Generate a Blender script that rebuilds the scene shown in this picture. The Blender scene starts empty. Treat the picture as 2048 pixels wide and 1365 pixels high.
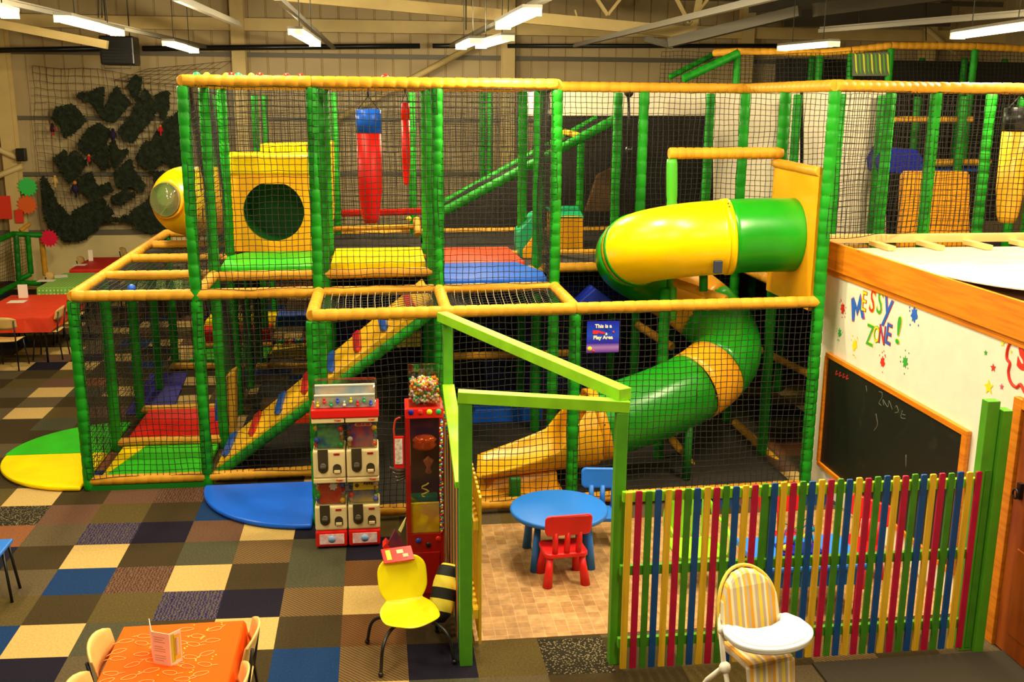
import bpy, bmesh, math, random
import numpy as np
from mathutils import Vector, Matrix
random.seed(7); rng = np.random.default_rng(7)
SC = bpy.context.scene; COL = SC.collection
PI = math.pi
V = Vector

# ---------------------------------------------------------------- camera
FPX = 2036.0; YAW, PITCH, ROLL = .1277, .2309, .0081
CAM = V((2.8636, -9.0241, 3.9748))
def cam_axes():
    cy, sy = math.cos(YAW), math.sin(YAW)
    f = V((sy*math.cos(PITCH), cy*math.cos(PITCH), -math.sin(PITCH)))
    r = V((cy, -sy, 0)); u = r.cross(f)
    cr, sr = math.cos(ROLL), math.sin(ROLL)
    return cr*r+sr*u, -sr*r+cr*u, f
CR, CU, CF = cam_axes()
cd = bpy.data.cameras.new('camera'); cam = bpy.data.objects.new('camera', cd); COL.objects.link(cam)
m = Matrix.Identity(4)
for i, c in enumerate((CR, CU, -CF)):
    for k in range(3): m[k][i] = c[k]
m.translation = CAM; cam.matrix_world = m
cd.sensor_width = 36; cd.lens = FPX/2048*36; cd.clip_end = 200
SC.camera = cam

# ---------------------------------------------------------------- world and exposure
w = bpy.data.worlds.new('world'); SC.world = w; w.use_nodes = True
bg = w.node_tree.nodes['Background']; bg.inputs[0].default_value = (1.0, .78, .45, 1); bg.inputs[1].default_value = .035
SC.view_settings.view_transform = 'Standard'; SC.view_settings.look = 'None'
SC.view_settings.exposure = -0.06; SC.view_settings.gamma = 1.0
SC.view_settings.use_curve_mapping = False

# a pixel of the 2048x1365 frame turned into a point on a plane of the room
def at(px, py, X=None, Y=None, Z=None):
    d = CF + CR*((px-1024)/FPX) - CU*((py-682.5)/FPX)
    if X is not None: t = (X-CAM.x)/d.x
    elif Y is not None: t = (Y-CAM.y)/d.y
    else: t = (Z-CAM.z)/d.z
    return CAM + d*t

# ---------------------------------------------------------------- materials
MATS = {}
def mat(name, col, rough=.55, spec=.5, noise=0, nscale=8, col2=None, bump=0, bscale=40, metal=0, trans=0, emit=0, alpha=1, coat=0):
    if name in MATS: return MATS[name]
    m = bpy.data.materials.new(name); m.use_nodes = True; nt = m.node_tree; b = nt.nodes['Principled BSDF']
    b.inputs['Base Color'].default_value = (*col, 1); b.inputs['Roughness'].default_value = rough
    b.inputs['Specular IOR Level'].default_value = spec; b.inputs['Metallic'].default_value = metal
    b.inputs['Transmission Weight'].default_value = trans; b.inputs['Alpha'].default_value = alpha
    b.inputs['Coat Weight'].default_value = coat
    if emit: b.inputs['Emission Color'].default_value = (*col, 1); b.inputs['Emission Strength'].default_value = emit
    tc = nt.nodes.new('ShaderNodeTexCoord')
    if noise or col2:
        n = nt.nodes.new('ShaderNodeTexNoise'); n.inputs['Scale'].default_value = nscale; n.inputs['Detail'].default_value = 4
        r = nt.nodes.new('ShaderNodeValToRGB'); c2 = col2 or tuple(c*(1-noise) for c in col)
        r.color_ramp.elements[0].color = (*c2, 1); r.color_ramp.elements[1].color = (*col, 1)
        r.color_ramp.elements[0].position = .35; r.color_ramp.elements[1].position = .62
        nt.links.new(tc.outputs['Object'], n.inputs['Vector']); nt.links.new(n.outputs['Fac'], r.inputs['Fac'])
        nt.links.new(r.outputs['Color'], b.inputs['Base Color'])
    if bump:
        n = nt.nodes.new('ShaderNodeTexNoise'); n.inputs['Scale'].default_value = bscale
        bp = nt.nodes.new('ShaderNodeBump'); bp.inputs['Strength'].default_value = bump; bp.inputs['Distance'].default_value = .01
        nt.links.new(tc.outputs['Object'], n.inputs['Vector']); nt.links.new(n.outputs['Fac'], bp.inputs['Height']); nt.links.new(bp.outputs['Normal'], b.inputs['Normal'])
    MATS[name] = m; return m
def wood(name, c1, c2, scale=(1, 1, 12), rough=.5, axis='X'):
    m = bpy.data.materials.new(name); m.use_nodes = True; nt = m.node_tree; b = nt.nodes['Principled BSDF']
    tc = nt.nodes.new('ShaderNodeTexCoord'); mp = nt.nodes.new('ShaderNodeMapping'); mp.inputs['Scale'].default_value = scale
    n = nt.nodes.new('ShaderNodeTexNoise'); n.inputs['Scale'].default_value = 2.5; n.inputs['Detail'].default_value = 6
    k = nt.nodes.new('ShaderNodeTexVoronoi'); k.inputs['Scale'].default_value = .9
    r = nt.nodes.new('ShaderNodeValToRGB'); r.color_ramp.elements[0].color = (*c2, 1); r.color_ramp.elements[1].color = (*c1, 1)
    r.color_ramp.elements[0].position = .3; r.color_ramp.elements[1].position = .6
    kr = nt.nodes.new('ShaderNodeValToRGB'); kr.color_ramp.elements[0].position = .03; kr.color_ramp.elements[1].position = .07
    kr.color_ramp.elements[0].color = (.35, .3, .25, 1)
    mx = nt.nodes.new('ShaderNodeMix'); mx.data_type = 'RGBA'; mx.blend_type = 'MULTIPLY'; mx.inputs[0].default_value = .8
    nt.links.new(tc.outputs['Object'], mp.inputs['Vector']); nt.links.new(mp.outputs['Vector'], n.inputs['Vector'])
    mp2 = nt.nodes.new('ShaderNodeMapping'); mp2.inputs['Scale'].default_value = tuple(1+(s-1)*.25 for s in scale)
    nt.links.new(tc.outputs['Object'], mp2.inputs['Vector']); nt.links.new(mp2.outputs['Vector'], k.inputs['Vector'])
    nt.links.new(n.outputs['Fac'], r.inputs['Fac']); nt.links.new(k.outputs['Distance'], kr.inputs['Fac'])
    nt.links.new(r.outputs['Color'], mx.inputs[6]); nt.links.new(kr.outputs['Color'], mx.inputs[7]); nt.links.new(mx.outputs[2], b.inputs['Base Color'])
    b.inputs['Roughness'].default_value = rough; MATS[name] = m; return m

M_GREEN = mat('green_foam', (.010, .27, .010), .5, noise=.35, nscale=5, bump=.25, bscale=25, spec=.22)
M_DGREEN = mat('dark_green_plastic', (.006, .16, .012), .4)
M_YEL = mat('amber_foam', (.70, .33, .022), .5, noise=.18, nscale=5, bump=.25, bscale=25, spec=.22)
M_YMAT = mat('yellow_vinyl', (1.0, .72, .0), .38, noise=.12, nscale=4, spec=.22)
M_GMAT = mat('green_vinyl', (.03, .5, .015), .38, noise=.15, nscale=4, spec=.22)
M_RMAT = mat('red_vinyl', (.62, .008, .004), .4, noise=.15, nscale=4, spec=.22)
M_OMAT = mat('orange_red_vinyl', (.85, .05, .004), .4, spec=.22)
M_BMAT = mat('blue_vinyl', (.01, .12, .75), .32, noise=.1, nscale=4, spec=.22)
M_DBLUE = mat('deep_blue_vinyl', (.01, .02, .35), .4, spec=.22)
M_TUBEG = mat('glossy_green_plastic', (.010, .30, .008), .28, noise=.12, nscale=3)
M_TUBEY = mat('glossy_yellow_plastic', (1.0, .62, .0), .28, noise=.08, nscale=3)
M_TUBEO = mat('amber_plastic', (.95, .42, .01), .3, noise=.1, nscale=3)
M_NET = mat('black_net_cord', (.012, .010, .006), .8)
M_BLACK = mat('black_paint', (.008, .008, .009), .35)
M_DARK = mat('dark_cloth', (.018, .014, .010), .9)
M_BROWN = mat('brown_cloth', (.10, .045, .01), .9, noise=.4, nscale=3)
M_CREAM = mat('cream_paint', (.80, .60, .25), .5, noise=.08, nscale=3)
M_WHITE = mat('white_plastic', (.9, .88, .82), .3)
M_WALLW = mat('white_painted_board', (.95, .90, .78), .6, noise=.05, nscale=6)
M_LIME = mat('lime_gloss_paint', (.30, .72, .015), .45, noise=.18, nscale=6)
M_LIMED = mat('leaf_green_paint', (.09, .36, .012), .5, noise=.15, nscale=6)
M_PY = wood('yellow_stained_pine', (.82, .50, .02), (.66, .36, .015), (12, 12, 1))
M_PR = mat('crimson_paint', (.50, .002, .045), .55, noise=.2, nscale=8)
M_PG = mat('picket_green_paint', (.055, .24, .008), .55, noise=.2, nscale=8)
M_PB = mat('picket_blue_paint', (.004, .07, .28), .55, noise=.2, nscale=8)
M_ORW = wood('orange_varnished_pine', (.80, .25, .004), (.60, .155, .003), (4, 1, 14))
M_DOORW = wood('reddish_varnished_pine', (.42, .085, .004), (.27, .045, .003), (6, 6, 1))
M_BEECH = mat('pale_beech', (.78, .50, .16), .4, noise=.15, nscale=5)
M_RAWW = wood('raw_board', (.74, .60, .47), (.60, .43, .30), (1, 6, 1), .7)
def clear(name, tint, refl=.18):
    m = bpy.data.materials.new(name); m.use_nodes = True; nt = m.node_tree; nt.nodes.clear()
    t = nt.nodes.new('ShaderNodeBsdfTransparent'); t.inputs[0].default_value = (*tint, 1); g = nt.nodes.new('ShaderNodeBsdfGlossy'); g.inputs['Roughness'].default_value = .06
    fz = nt.nodes.new('ShaderNodeLayerWeight'); fz.inputs[0].default_value = .42; mu = nt.nodes.new('ShaderNodeMath'); mu.operation = 'MULTIPLY_ADD'; mu.inputs[1].default_value = .5; mu.inputs[2].default_value = refl*.3
    x = nt.nodes.new('ShaderNodeMixShader'); o = nt.nodes.new('ShaderNodeOutputMaterial')
    nt.links.new(fz.outputs['Fresnel'], mu.inputs[0]); nt.links.new(mu.outputs[0], x.inputs[0]); nt.links.new(t.outputs[0], x.inputs[1]); nt.links.new(g.outputs[0], x.inputs[2]); nt.links.new(x.outputs[0], o.inputs[0]); return m
M_CLEAR = clear('clear_acrylic', (.93, .95, .92))
M_RED = mat('red_plastic', (.75, .012, .01), .28)
M_DRED = mat('dark_red_enamel', (.35, .006, .006), .3)
M_TOYR = mat('toy_red_plastic', (.70, .008, .012), .42)
M_TOYB = mat('toy_blue_plastic', (.012, .15, .62), .42)
M_IVORY = mat('ivory_plastic', (.80, .66, .34), .35)
M_STEEL = mat('grey_steel', (.13, .115, .085), .5, metal=.3)
M_DSTEEL = mat('dark_steel', (.05, .045, .035), .5)
M_PINK = mat('pink_label', (.85, .45, .50), .5, col2=(.9, .8, .8), nscale=30)

# ---------------------------------------------------------------- mesh builder
class MB:
    def __init__(s): s.v = []; s.f = []; s.mi = []; s.m = 0; s.sm = []
    def add(s, vs, fs, m=None, smooth=False):
        o = len(s.v); s.v += [tuple(v) for v in vs]; s.f += [tuple(i+o for i in f) for f in fs]
        s.mi += [s.m if m is None else m]*len(fs); s.sm += [smooth]*len(fs); return s
    def box(s, a, b, m=None, R=None, c=None):
        a, b = V(a), V(b)
        vs = [V((x, y, z)) for x in (a.x, b.x) for y in (a.y, b.y) for z in (a.z, b.z)]
        if R is not None:
            cc = V(c) if c is not None else (a+b)/2
            vs = [cc + R @ (v-cc) for v in vs]
        return s.add(vs, [(0, 1, 3, 2), (4, 6, 7, 5), (0, 4, 5, 1), (2, 3, 7, 6), (0, 2, 6, 4), (1, 5, 7, 3)], m)
    def bar(s, p0, p1, wd, ht, m=None, up=(0, 0, 1)):
        p0, p1 = V(p0), V(p1); d = (p1-p0).normalized(); up = V(up)
        if abs(d.dot(up)) > .98: up = V((0, 1, 0))
        sd = d.cross(up).normalized(); u = sd.cross(d)
        vs = [p + sd*wd/2*i + u*ht/2*j for p in (p0, p1) for i in (-1, 1) for j in (-1, 1)]
        return s.add(vs, [(0, 1, 3, 2), (4, 6, 7, 5), (0, 4, 5, 1), (2, 3, 7, 6), (0, 2, 6, 4), (1, 5, 7, 3)], m)
    def tube(s, pts, r, n=10, m=None, cap=True, smooth=True, cols=None):
        pts = [V(p) for p in pts]; rs = r if isinstance(r, (list, tuple)) else [r]*len(pts)
        vs = []; fs = []; t0 = (pts[1]-pts[0]).normalized()
        a = t0.cross(V((0, 0, 1)));
        if a.length < .05: a = t0.cross(V((1, 0, 0)))
        a.normalize()
        for i, p in enumerate(pts):
            if i == 0: t = (pts[1]-p)
            elif i == len(pts)-1: t = p-pts[i-1]
            else: t = (pts[i+1]-pts[i-1])
            t.normalize(); a = (a - t*a.dot(t)).normalized(); b = t.cross(a)
            for k in range(n):
                th = 2*PI*k/n; vs.append(p + (a*math.cos(th)+b*math.sin(th))*rs[i])
        for i in range(len(pts)-1):
            for k in range(n):
                k2 = (k+1) % n; fs.append((i*n+k, i*n+k2, (i+1)*n+k2, (i+1)*n+k))
        s.add(vs, fs, m, smooth)
        if cap:
            L = len(pts)-1
            s.add(vs[:n], [tuple(range(n-1, -1, -1))], m); s.add(vs[L*n:], [tuple(range(n))], m)
        return s
    def lathe(s, prof, c=(0, 0, 0), n=20, m=None, axis='Z', smooth=True, sx=1, sy=1):
        c = V(c); vs = []; fs = []
        for r, z in prof:
            for k in range(n):
                th = 2*PI*k/n; x, y = r*math.cos(th)*sx, r*math.sin(th)*sy
                vs.append(c + (V((x, y, z)) if axis == 'Z' else V((x, z, y)) if axis == 'Y' else V((z, x, y))))
        for i in range(len(prof)-1):
            for k in range(n):
                k2 = (k+1) % n; fs.append((i*n+k, i*n+k2, (i+1)*n+k2, (i+1)*n+k))
        s.add(vs, fs, m, smooth)
        if prof[0][0] > 1e-4: s.add(vs[:n], [tuple(range(n-1, -1, -1))], m)
        if prof[-1][0] > 1e-4: s.add(vs[-n:], [tuple(range(n))], m)
        return s
    def sphere(s, c, r, m=None, n=12, sx=1, sy=1, sz=1):
        h = n//2+1
        return s.lathe([(max(r*math.sin(PI*i/h), 1e-5), -r*math.cos(PI*i/h)*sz) for i in range(h+1)], c, n, m, sx=sx, sy=sy)
    def prism(s, poly, fn0, fn1, m=None, smooth=False):
        n = len(poly); vs = [fn0(*p) for p in poly]+[fn1(*p) for p in poly]
        fs = [tuple(range(n)), tuple(range(2*n-1, n-1, -1))]+[(i, i+n, (i+1) % n+n, (i+1) % n) for i in range(n)]
        return s.add(vs, fs, m)
    def build(s, name, mats, parent=None, bevel=0, loc=None, seg=2):
        me = bpy.data.meshes.new(name); me.from_pydata([tuple(v) for v in s.v], [], s.f)
        mats = mats if isinstance(mats, (list, tuple)) else [mats]
        for q in mats: me.materials.append(q)
        me.polygons.foreach_set('material_index', s.mi); me.polygons.foreach_set('use_smooth', s.sm)
        bm = bmesh.new(); bm.from_mesh(me)
        bmesh.ops.remove_doubles(bm, verts=bm.verts, dist=1e-5) if len(s.v) < 6000 else None
        bmesh.ops.recalc_face_normals(bm, faces=bm.faces); bm.to_mesh(me); bm.free()
        me.update()
        o = bpy.data.objects.new(name, me); COL.objects.link(o)
        if parent is not None: o.parent = parent; o.matrix_parent_inverse = Matrix.Translation(-parent.location) if parent.type == 'EMPTY' and parent.rotation_euler.z == 0 else Matrix.Identity(4)
        if bevel:
            b = o.modifiers.new('bevel', 'BEVEL'); b.width = bevel; b.segments = seg; b.limit_method = 'ANGLE'
        return o
def tag(o, label=None, cat=None, group=None, kind=None):
    if label: o['label'] = label
    if cat: o['category'] = cat
    if group: o['group'] = group
    if kind: o['kind'] = kind
    return o
def empty(name, loc=(0, 0, 0)):
    o = bpy.data.objects.new(name, None); o.empty_display_size = .1; o.location = loc; COL.objects.link(o); return o
def child_local(o, parent):            # part whose mesh is written about the thing's own origin
    o.parent = parent; o.matrix_parent_inverse = Matrix.Identity(4); return o
def dup(o, parent=None, mats=None):
    c = o.copy(); COL.objects.link(c); c.parent = parent
    if mats and c.type == 'MESH' and c.data.materials and c.data.materials[0].name in mats:
        c.data = c.data.copy(); c.data.materials[0] = mats[c.data.materials[0].name]
    for ch in [x for x in bpy.data.objects if x.parent == o]: dup(ch, c, mats)
    return c
def text(body, size, ext=.002, bold=0.0):
    cu = bpy.data.curves.new('lettering', 'FONT'); cu.body = body; cu.size = size; cu.extrude = ext; cu.offset = bold
    cu.align_x = 'CENTER'; cu.align_y = 'CENTER'; cu.resolution_u = 3
    o = bpy.data.objects.new('lettering', cu); COL.objects.link(o)
    dg = bpy.context.evaluated_depsgraph_get(); me = bpy.data.meshes.new_from_object(o.evaluated_get(dg))
    bpy.data.objects.remove(o); bpy.data.curves.remove(cu); return me
def put_text(name, body, size, loc, right, up, material, parent, bold=0.0, ext=.002, rot=0, sx=1):
    me = text(body, size, ext, bold); me.materials.clear(); me.materials.append(material)
    r = V(right).normalized(); u = V(up).normalized(); n = r.cross(u)
    M = Matrix((r, u, n)).transposed().to_4x4() @ Matrix.Rotation(rot, 4, 'Z') @ Matrix.Diagonal((sx, 1, 1, 1))
    M.translation = V(loc)
    me.transform(M); o = bpy.data.objects.new(name, me); COL.objects.link(o)
    if parent is not None: o.parent = parent; o.matrix_parent_inverse = Matrix.Translation(-parent.location)
    return o

# ---------------------------------------------------------------- setting: floor of carpet tiles
def carpet(name, col, col2=None, kind='noise', scale=60):
    q = .82 if col[0] > .5 else .62
    col = tuple(c*q for c in col); col2 = col2 and tuple(c*q for c in col2)
    m = bpy.data.materials.new('carpet_'+name); m.use_nodes = True; nt = m.node_tree; b = nt.nodes['Principled BSDF']
    b.inputs['Roughness'].default_value = .95; b.inputs['Specular IOR Level'].default_value = .15
    tc = nt.nodes.new('ShaderNodeTexCoord'); c2 = col2 or tuple(c*.72 for c in col)
    if kind == 'stripe':
        n = nt.nodes.new('ShaderNodeTexWave'); n.inputs['Scale'].default_value = 12; n.inputs['Distortion'].default_value = 7; n.inputs['Detail'].default_value = 2; n.inputs['Detail Scale'].default_value = 2.5
    elif kind == 'hatch':
        n = nt.nodes.new('ShaderNodeTexWave'); n.inputs['Scale'].default_value = 18; n.inputs['Distortion'].default_value = 1.2; n.bands_direction = 'DIAGONAL'
    elif kind == 'cell':
        n = nt.nodes.new('ShaderNodeTexVoronoi'); n.inputs['Scale'].default_value = 55
    else:
        n = nt.nodes.new('ShaderNodeTexNoise'); n.inputs['Scale'].default_value = scale; n.inputs['Detail'].default_value = 3
    r = nt.nodes.new('ShaderNodeValToRGB'); r.color_ramp.elements[0].color = (*c2, 1); r.color_ramp.elements[1].color = (*col, 1)
    r.color_ramp.elements[0].position = .35 if kind != 'cell' else .22; r.color_ramp.elements[1].position = .65 if kind != 'cell' else .42
    nt.links.new(tc.outputs['Object'], n.inputs['Vector']); nt.links.new(n.outputs[0], r.inputs['Fac']); nt.links.new(r.outputs['Color'], b.inputs['Base Color'])
    return m
CT = {'C': carpet('cream', (.62, .43, .15), (.50, .33, .11)), 'N': carpet('navy', (.016, .012, .030)), 'B': carpet('blue', (.012, .055, .20)),
      'O': carpet('olive', (.15, .105, .03)), 'D': carpet('dark_brown', (.075, .050, .018)), 'G': carpet('grey_brown', (.16, .115, .06)),
      'M': carpet('mauve', (.20, .10, .06)), 'P': carpet('purple_zebra', (.13, .10, .09), (.03, .02, .10), 'stripe'),
      'W': carpet('red_swirl', (.19, .11, .06), (.10, .035, .025), 'stripe'), 'T': carpet('teal_grey', (.105, .10, .055)),
      'K': carpet('speckled_black', (.030, .024, .014), (.36, .28, .15), 'cell'), 'R': carpet('rust', (.36, .13, .05)),
      'H': carpet('hatched_brown', (.26, .15, .05), (.12, .07, .03), 'hatch'), 'E': carpet('brick_brown', (.20, .09, .025), (.13, .05, .015), 'hatch')}
ck = list(CT)
# rows nearest the camera first; each string starts at tile column -6
TILES = {5: 'DNOGGDNODTCCTGDDOG', 4: 'BODGCONGODBHNOKDOD', 3: 'GNTDGBCTDCDEDODGOD', 2: 'ODGCDODOPNHCEODGDO', 1: 'NGCODGBWCDTEODGGOD',
         0: 'CBOGNDCDTHTNDOGDOG', -1: 'DOGDRGPNMCNODGODGO', -2: 'OGDCKMODBOGDOGDOGO', -3: 'GBDOCDMWDOGDOGDOGD', -4: 'DOCDGBDGODCODGOCDG',
         -5: 'OCDDBRGODCOGDOGDOG', -6: 'CDGGDRODGODGOCGDOG', -7: 'DGDDDMDGCODGDOGDCO', -8: 'GODTDDODCDOGDOGDCO', -9: 'DGCOMMDTODGDCGODGO', -10: 'CDGDDOCODGDOGDCGDO',
         -11: 'OGCTCODGCDGODGOCDG', -12: 'DOMROCCDGBDOGDOGDG', -13: 'GDODDDDBBODGODGCDO', -14: 'CNCDBODBGDOGDOCGDO', -15: 'OMNCDCDGOCDGDOGDCO', -16: 'CCGDNCCODGDOGDOCGD', -17: 'DOGBCMCDDGODGCDOGD'}
fb = MB(); slots = ck
for r_ in range(-30, 12):
    for c_ in range(-14, 30):
        row = TILES.get(r_)
        ch = row[c_+6] if row and 0 <= c_+6 < len(row) else random.choice('CNBODDGGMTDORDGHDP')
        f = lambda c, r: (c*.492+r*.003+.015, -c*.021-r*.491+.025, 0)
        fb.add([f(c_, r_), f(c_+1, r_), f(c_+1, r_+1), f(c_, r_+1)], [(3, 2, 1, 0)], ck.index(ch))
fb.m = 0
floor = fb.build('floor', [CT[k] for k in ck]); tag(floor, kind='structure')

# vinyl floor inside the messy play pen
def vinyl():
    m = bpy.data.materials.new('stone_vinyl'); m.use_nodes = True; nt = m.node_tree; b = nt.nodes['Principled BSDF']
    tc = nt.nodes.new('ShaderNodeTexCoord'); br = nt.nodes.new('ShaderNodeTexBrick'); br.inputs['Scale'].default_value = 5.2
    br.inputs['Color1'].default_value = (.47, .27, .11, 1); br.inputs['Color2'].default_value = (.34, .17, .06, 1); br.inputs['Mortar'].default_value = (.52, .34, .16, 1)
    br.inputs['Mortar Size'].default_value = .012; br.inputs['Brick Width'].default_value = .5; br.inputs['Row Height'].default_value = .5; br.offset = 0
    n = nt.nodes.new('ShaderNodeTexNoise'); n.inputs['Scale'].default_value = 14; n.inputs['Detail'].default_value = 5
    mx = nt.nodes.new('ShaderNodeMix'); mx.data_type = 'RGBA'; mx.blend_type = 'OVERLAY'; mx.inputs[0].default_value = .6
    nt.links.new(tc.outputs['Object'], br.inputs['Vector']); nt.links.new(tc.outputs['Object'], n.inputs['Vector'])
    nt.links.new(br.outputs['Color'], mx.inputs[6]); nt.links.new(n.outputs['Fac'], mx.inputs[7]); nt.links.new(mx.outputs[2], b.inputs['Base Color'])
    b.inputs['Roughness'].default_value = .55; return m
vb = MB(); vb.box((3.49, -2.08, .0), (7.42, .08, .004)); vf = vb.build('floor_vinyl', vinyl()); tag(vf, kind='structure')

# ---------------------------------------------------------------- setting: shed walls and roof
WY = 14.6
def cladding(name, c1, c2, step=.385, axis='X', cdark=None):
    m = bpy.data.materials.new(name); m.use_nodes = True; nt = m.node_tree; b = nt.nodes['Principled BSDF']; b.inputs['Roughness'].default_value = .55
    tc = nt.nodes.new('ShaderNodeTexCoord'); n = nt.nodes.new('ShaderNodeTexNoise'); n.inputs['Scale'].default_value = .8; n.inputs['Detail'].default_value = 3
    r = nt.nodes.new('ShaderNodeValToRGB'); r.color_ramp.elements[0].color = (*c2, 1); r.color_ramp.elements[1].color = (*c1, 1); r.color_ramp.elements[0].position = .3; r.color_ramp.elements[1].position = .7
    nt.links.new(tc.outputs['Object'], n.inputs['Vector']); nt.links.new(n.outputs['Fac'], r.inputs['Fac']); nt.links.new(r.outputs['Color'], b.inputs['Base Color']); return m
M_CLAD = cladding('tan_cladding', (.64, .50, .27), (.54, .41, .21))
M_DWARF = mat('cream_blockwork', (.92, .74, .36), .7, noise=.1, nscale=2, bump=.3, bscale=6)
def clad_wall(name, x0, x1, z0, z1, yf, axis='X'):
    b = MB(); prof = []; x = x0
    while x < x1:       # flat pans with a narrow V groove between them
        prof += [(x, 0), (x+.345, 0), (x+.36, .035), (x+.375, .035), (x+.39, 0)]; x += .39
    vs = []
    for u, d in prof:
        for z in (z0, z1): vs.append((u, yf+d, z) if axis == 'X' else (yf+d, u, z))
    fs = [(2*i, 2*i+2, 2*i+3, 2*i+1) for i in range(len(prof)-1)]
    b.add(vs, fs)
    return b
wb = clad_wall('w', -8.5, 17.5, 1.05, 7.2, WY); ob = wb.build('wall_back', M_CLAD); tag(ob, kind='structure')
d = MB(); d.box((-8.5, WY-.05, 0), (17.5, WY+.12, 1.05)); tag(d.build('wall_back_plinth', M_DWARF), kind='structure')
wr = clad_wall('w', -2, WY, 0, 7.2, 17.5, 'Y'); tag(wr.build('wall_right', M_CLAD), kind='structure')
wl = clad_wall('w', -2, WY, 0, 7.2, -8.6, 'Y'); tag(wl.build('wall_left', M_CLAD), kind='structure')
M_ROOF = mat('grey_roof_sheet', (.10, .085, .06), .8)
c = MB()
for k in range(52): c.box((-8.7+k*.52, -2, 7.2), (-8.7+k*.52+.44, WY+.2, 7.24)); c.box((-8.7+k*.52+.44, -2, 7.16), (-8.7+k*.52+.52, WY+.2, 7.20))
tag(c.build('ceiling', M_ROOF), kind='structure')
b = MB()                                                            # horizontal sheeting rails on the back wall
for z, hh in ((1.08, .10), (2.36, .08), (3.56, .08), (4.93, .10), (6.3, .1)): b.box((-8.5, WY-.10, z-hh/2), (17.5, WY-.005, z+hh/2))
tag(b.build('trim_1', mat('grey_rail', (.16, .14, .10), .5)), kind='structure')
b = MB(); b.box((-8.5, WY-.30, 5.42), (17.5, WY-.105, 5.68)); tag(b.build('trim_2', M_CREAM), kind='structure')
b = MB()
for x in (-5.0, -.12, 5.72, 11.2, 15.6):                            # steel columns, I section
    b.box((x-.14, WY-.42, 0), (x+.14, WY-.38, 7.15)); b.box((x-.14, WY-.135, 0), (x+.14, WY-.105, 7.15)); b.box((x-.012, WY-.38, 0), (x+.012, WY-.135, 7.15))
tag(b.build('trim_3', M_CREAM), kind='structure')
b = MB()                                                            # wall bracing tubes
def yb(p, q, r=.05): b.tube([at(*p, Y=WY-.5), at(*q, Y=WY-.5)], r, 8)
yb((660, 245), (955, 88), .07); yb((-60, 275), (40, 318), .06); yb((-60, 375), (45, 332), .06); yb((1850, 55), (1925, 120), .06)
tag(b.build('trim_4', M_CREAM), kind='structure')
b = MB()                                                            # roof lattice girder
def gb(p, q, w_, h_, y=10.0, y2=None): b.bar(at(*p, Y=y), at(*q, Y=y2 or y), w_, h_)
gb((545, -12), (1385, 66), .12, .20); gb((1190, -8), (1215, 30), .09, .05); gb((1215, 30), (1245, -8), .09, .05)
gb((1350, -8), (1378, 45), .09, .05); gb((1378, 45), (1420, -8), .09, .05); gb((1385, 66), (1400, -8), .1, .1)
gb((0, 48), (215, 90), .14, .14); gb((1150, 20), (1158, 50), .05, .02)
tag(b.build('trim_5', M_CREAM), kind='structure')
b = MB()                                                            # grey rafters and service beams high up
def gr(p, q, w_=.1, h_=.12, z=4.9): b.bar(at(*p, Z=z), at(*q, Z=z), w_, h_)
gb((1340, 85), (1600, 22), .16, .16, 8.5, 7.0); gb((1630, 20), (2060, -35), .2, .2, 7.0); gb((1290, 78), (1345, 92), .1, .1, 8.5)
gb((1500, 15), (1900, -8), .16, .2, 12); gb((1570, 30), (1900, 30), .12, .5, 13.8)
tag(b.build('trim_6', M_STEEL), kind='structure')
b = MB()
b.tube([at(-20, 101, Y=13), at(208, 97, Y=13)], .055, 8); b.tube([at(285, 97, Y=13), at(840, 92, Y=13)], .055, 8); b.tube([at(865, 92, Y=13), at(930, 92, Y=13)], .05, 8); b.tube([at(1015, 92, Y=13), at(1600, 92, Y=13)], .045, 8)
tag(tag(b.build('heating_pipe', M_BLACK), 'long black radiant heating pipe running across the hall below the roof', 'pipe'))
# cable trays carrying the lamps
for (p, q, nm) in (((-40, -6), (430, 99), 'grey cable tray over the wall of camouflage netting'), ((350, -4), (478, 50), 'short grey cable tray over the left wall column'),
                   ((555, -4), (668, 97), 'grey cable tray above the upper left netting cage'), ((1100, -6), (903, 92), 'grey cable tray holding three lamps in the middle'),
                   ((1620, -22), (1150, 92), 'long grey cable tray right of the middle lamps'), ((2060, 28), (1640, 62), 'thin grey cable tray at the upper right')):
    t = MB(); A = at(*p, Z=5.0); B = at(*q, Z=5.0); t.bar(A, B, .07, .05)
    t.bar(A+V((0, 0, .04)), B+V((0, 0, .04)), .02, .03)
    tag(t.build('cable_tray', M_STEEL), nm, 'cable tray')
# hanging rods
b = MB()
for (x, y0, y1, yy) in ((197, -5, 36, 9), (204, -5, 36, 9), (1852, 0, 82, 13), (932, -5, 60, 9), (1718, 10, 60, 9)):
    b.tube([at(x, y0, Y=yy), at(x, y1, Y=yy)], .012, 6)
tag(b.build('trim_7', M_DSTEEL), kind='structure')

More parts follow.
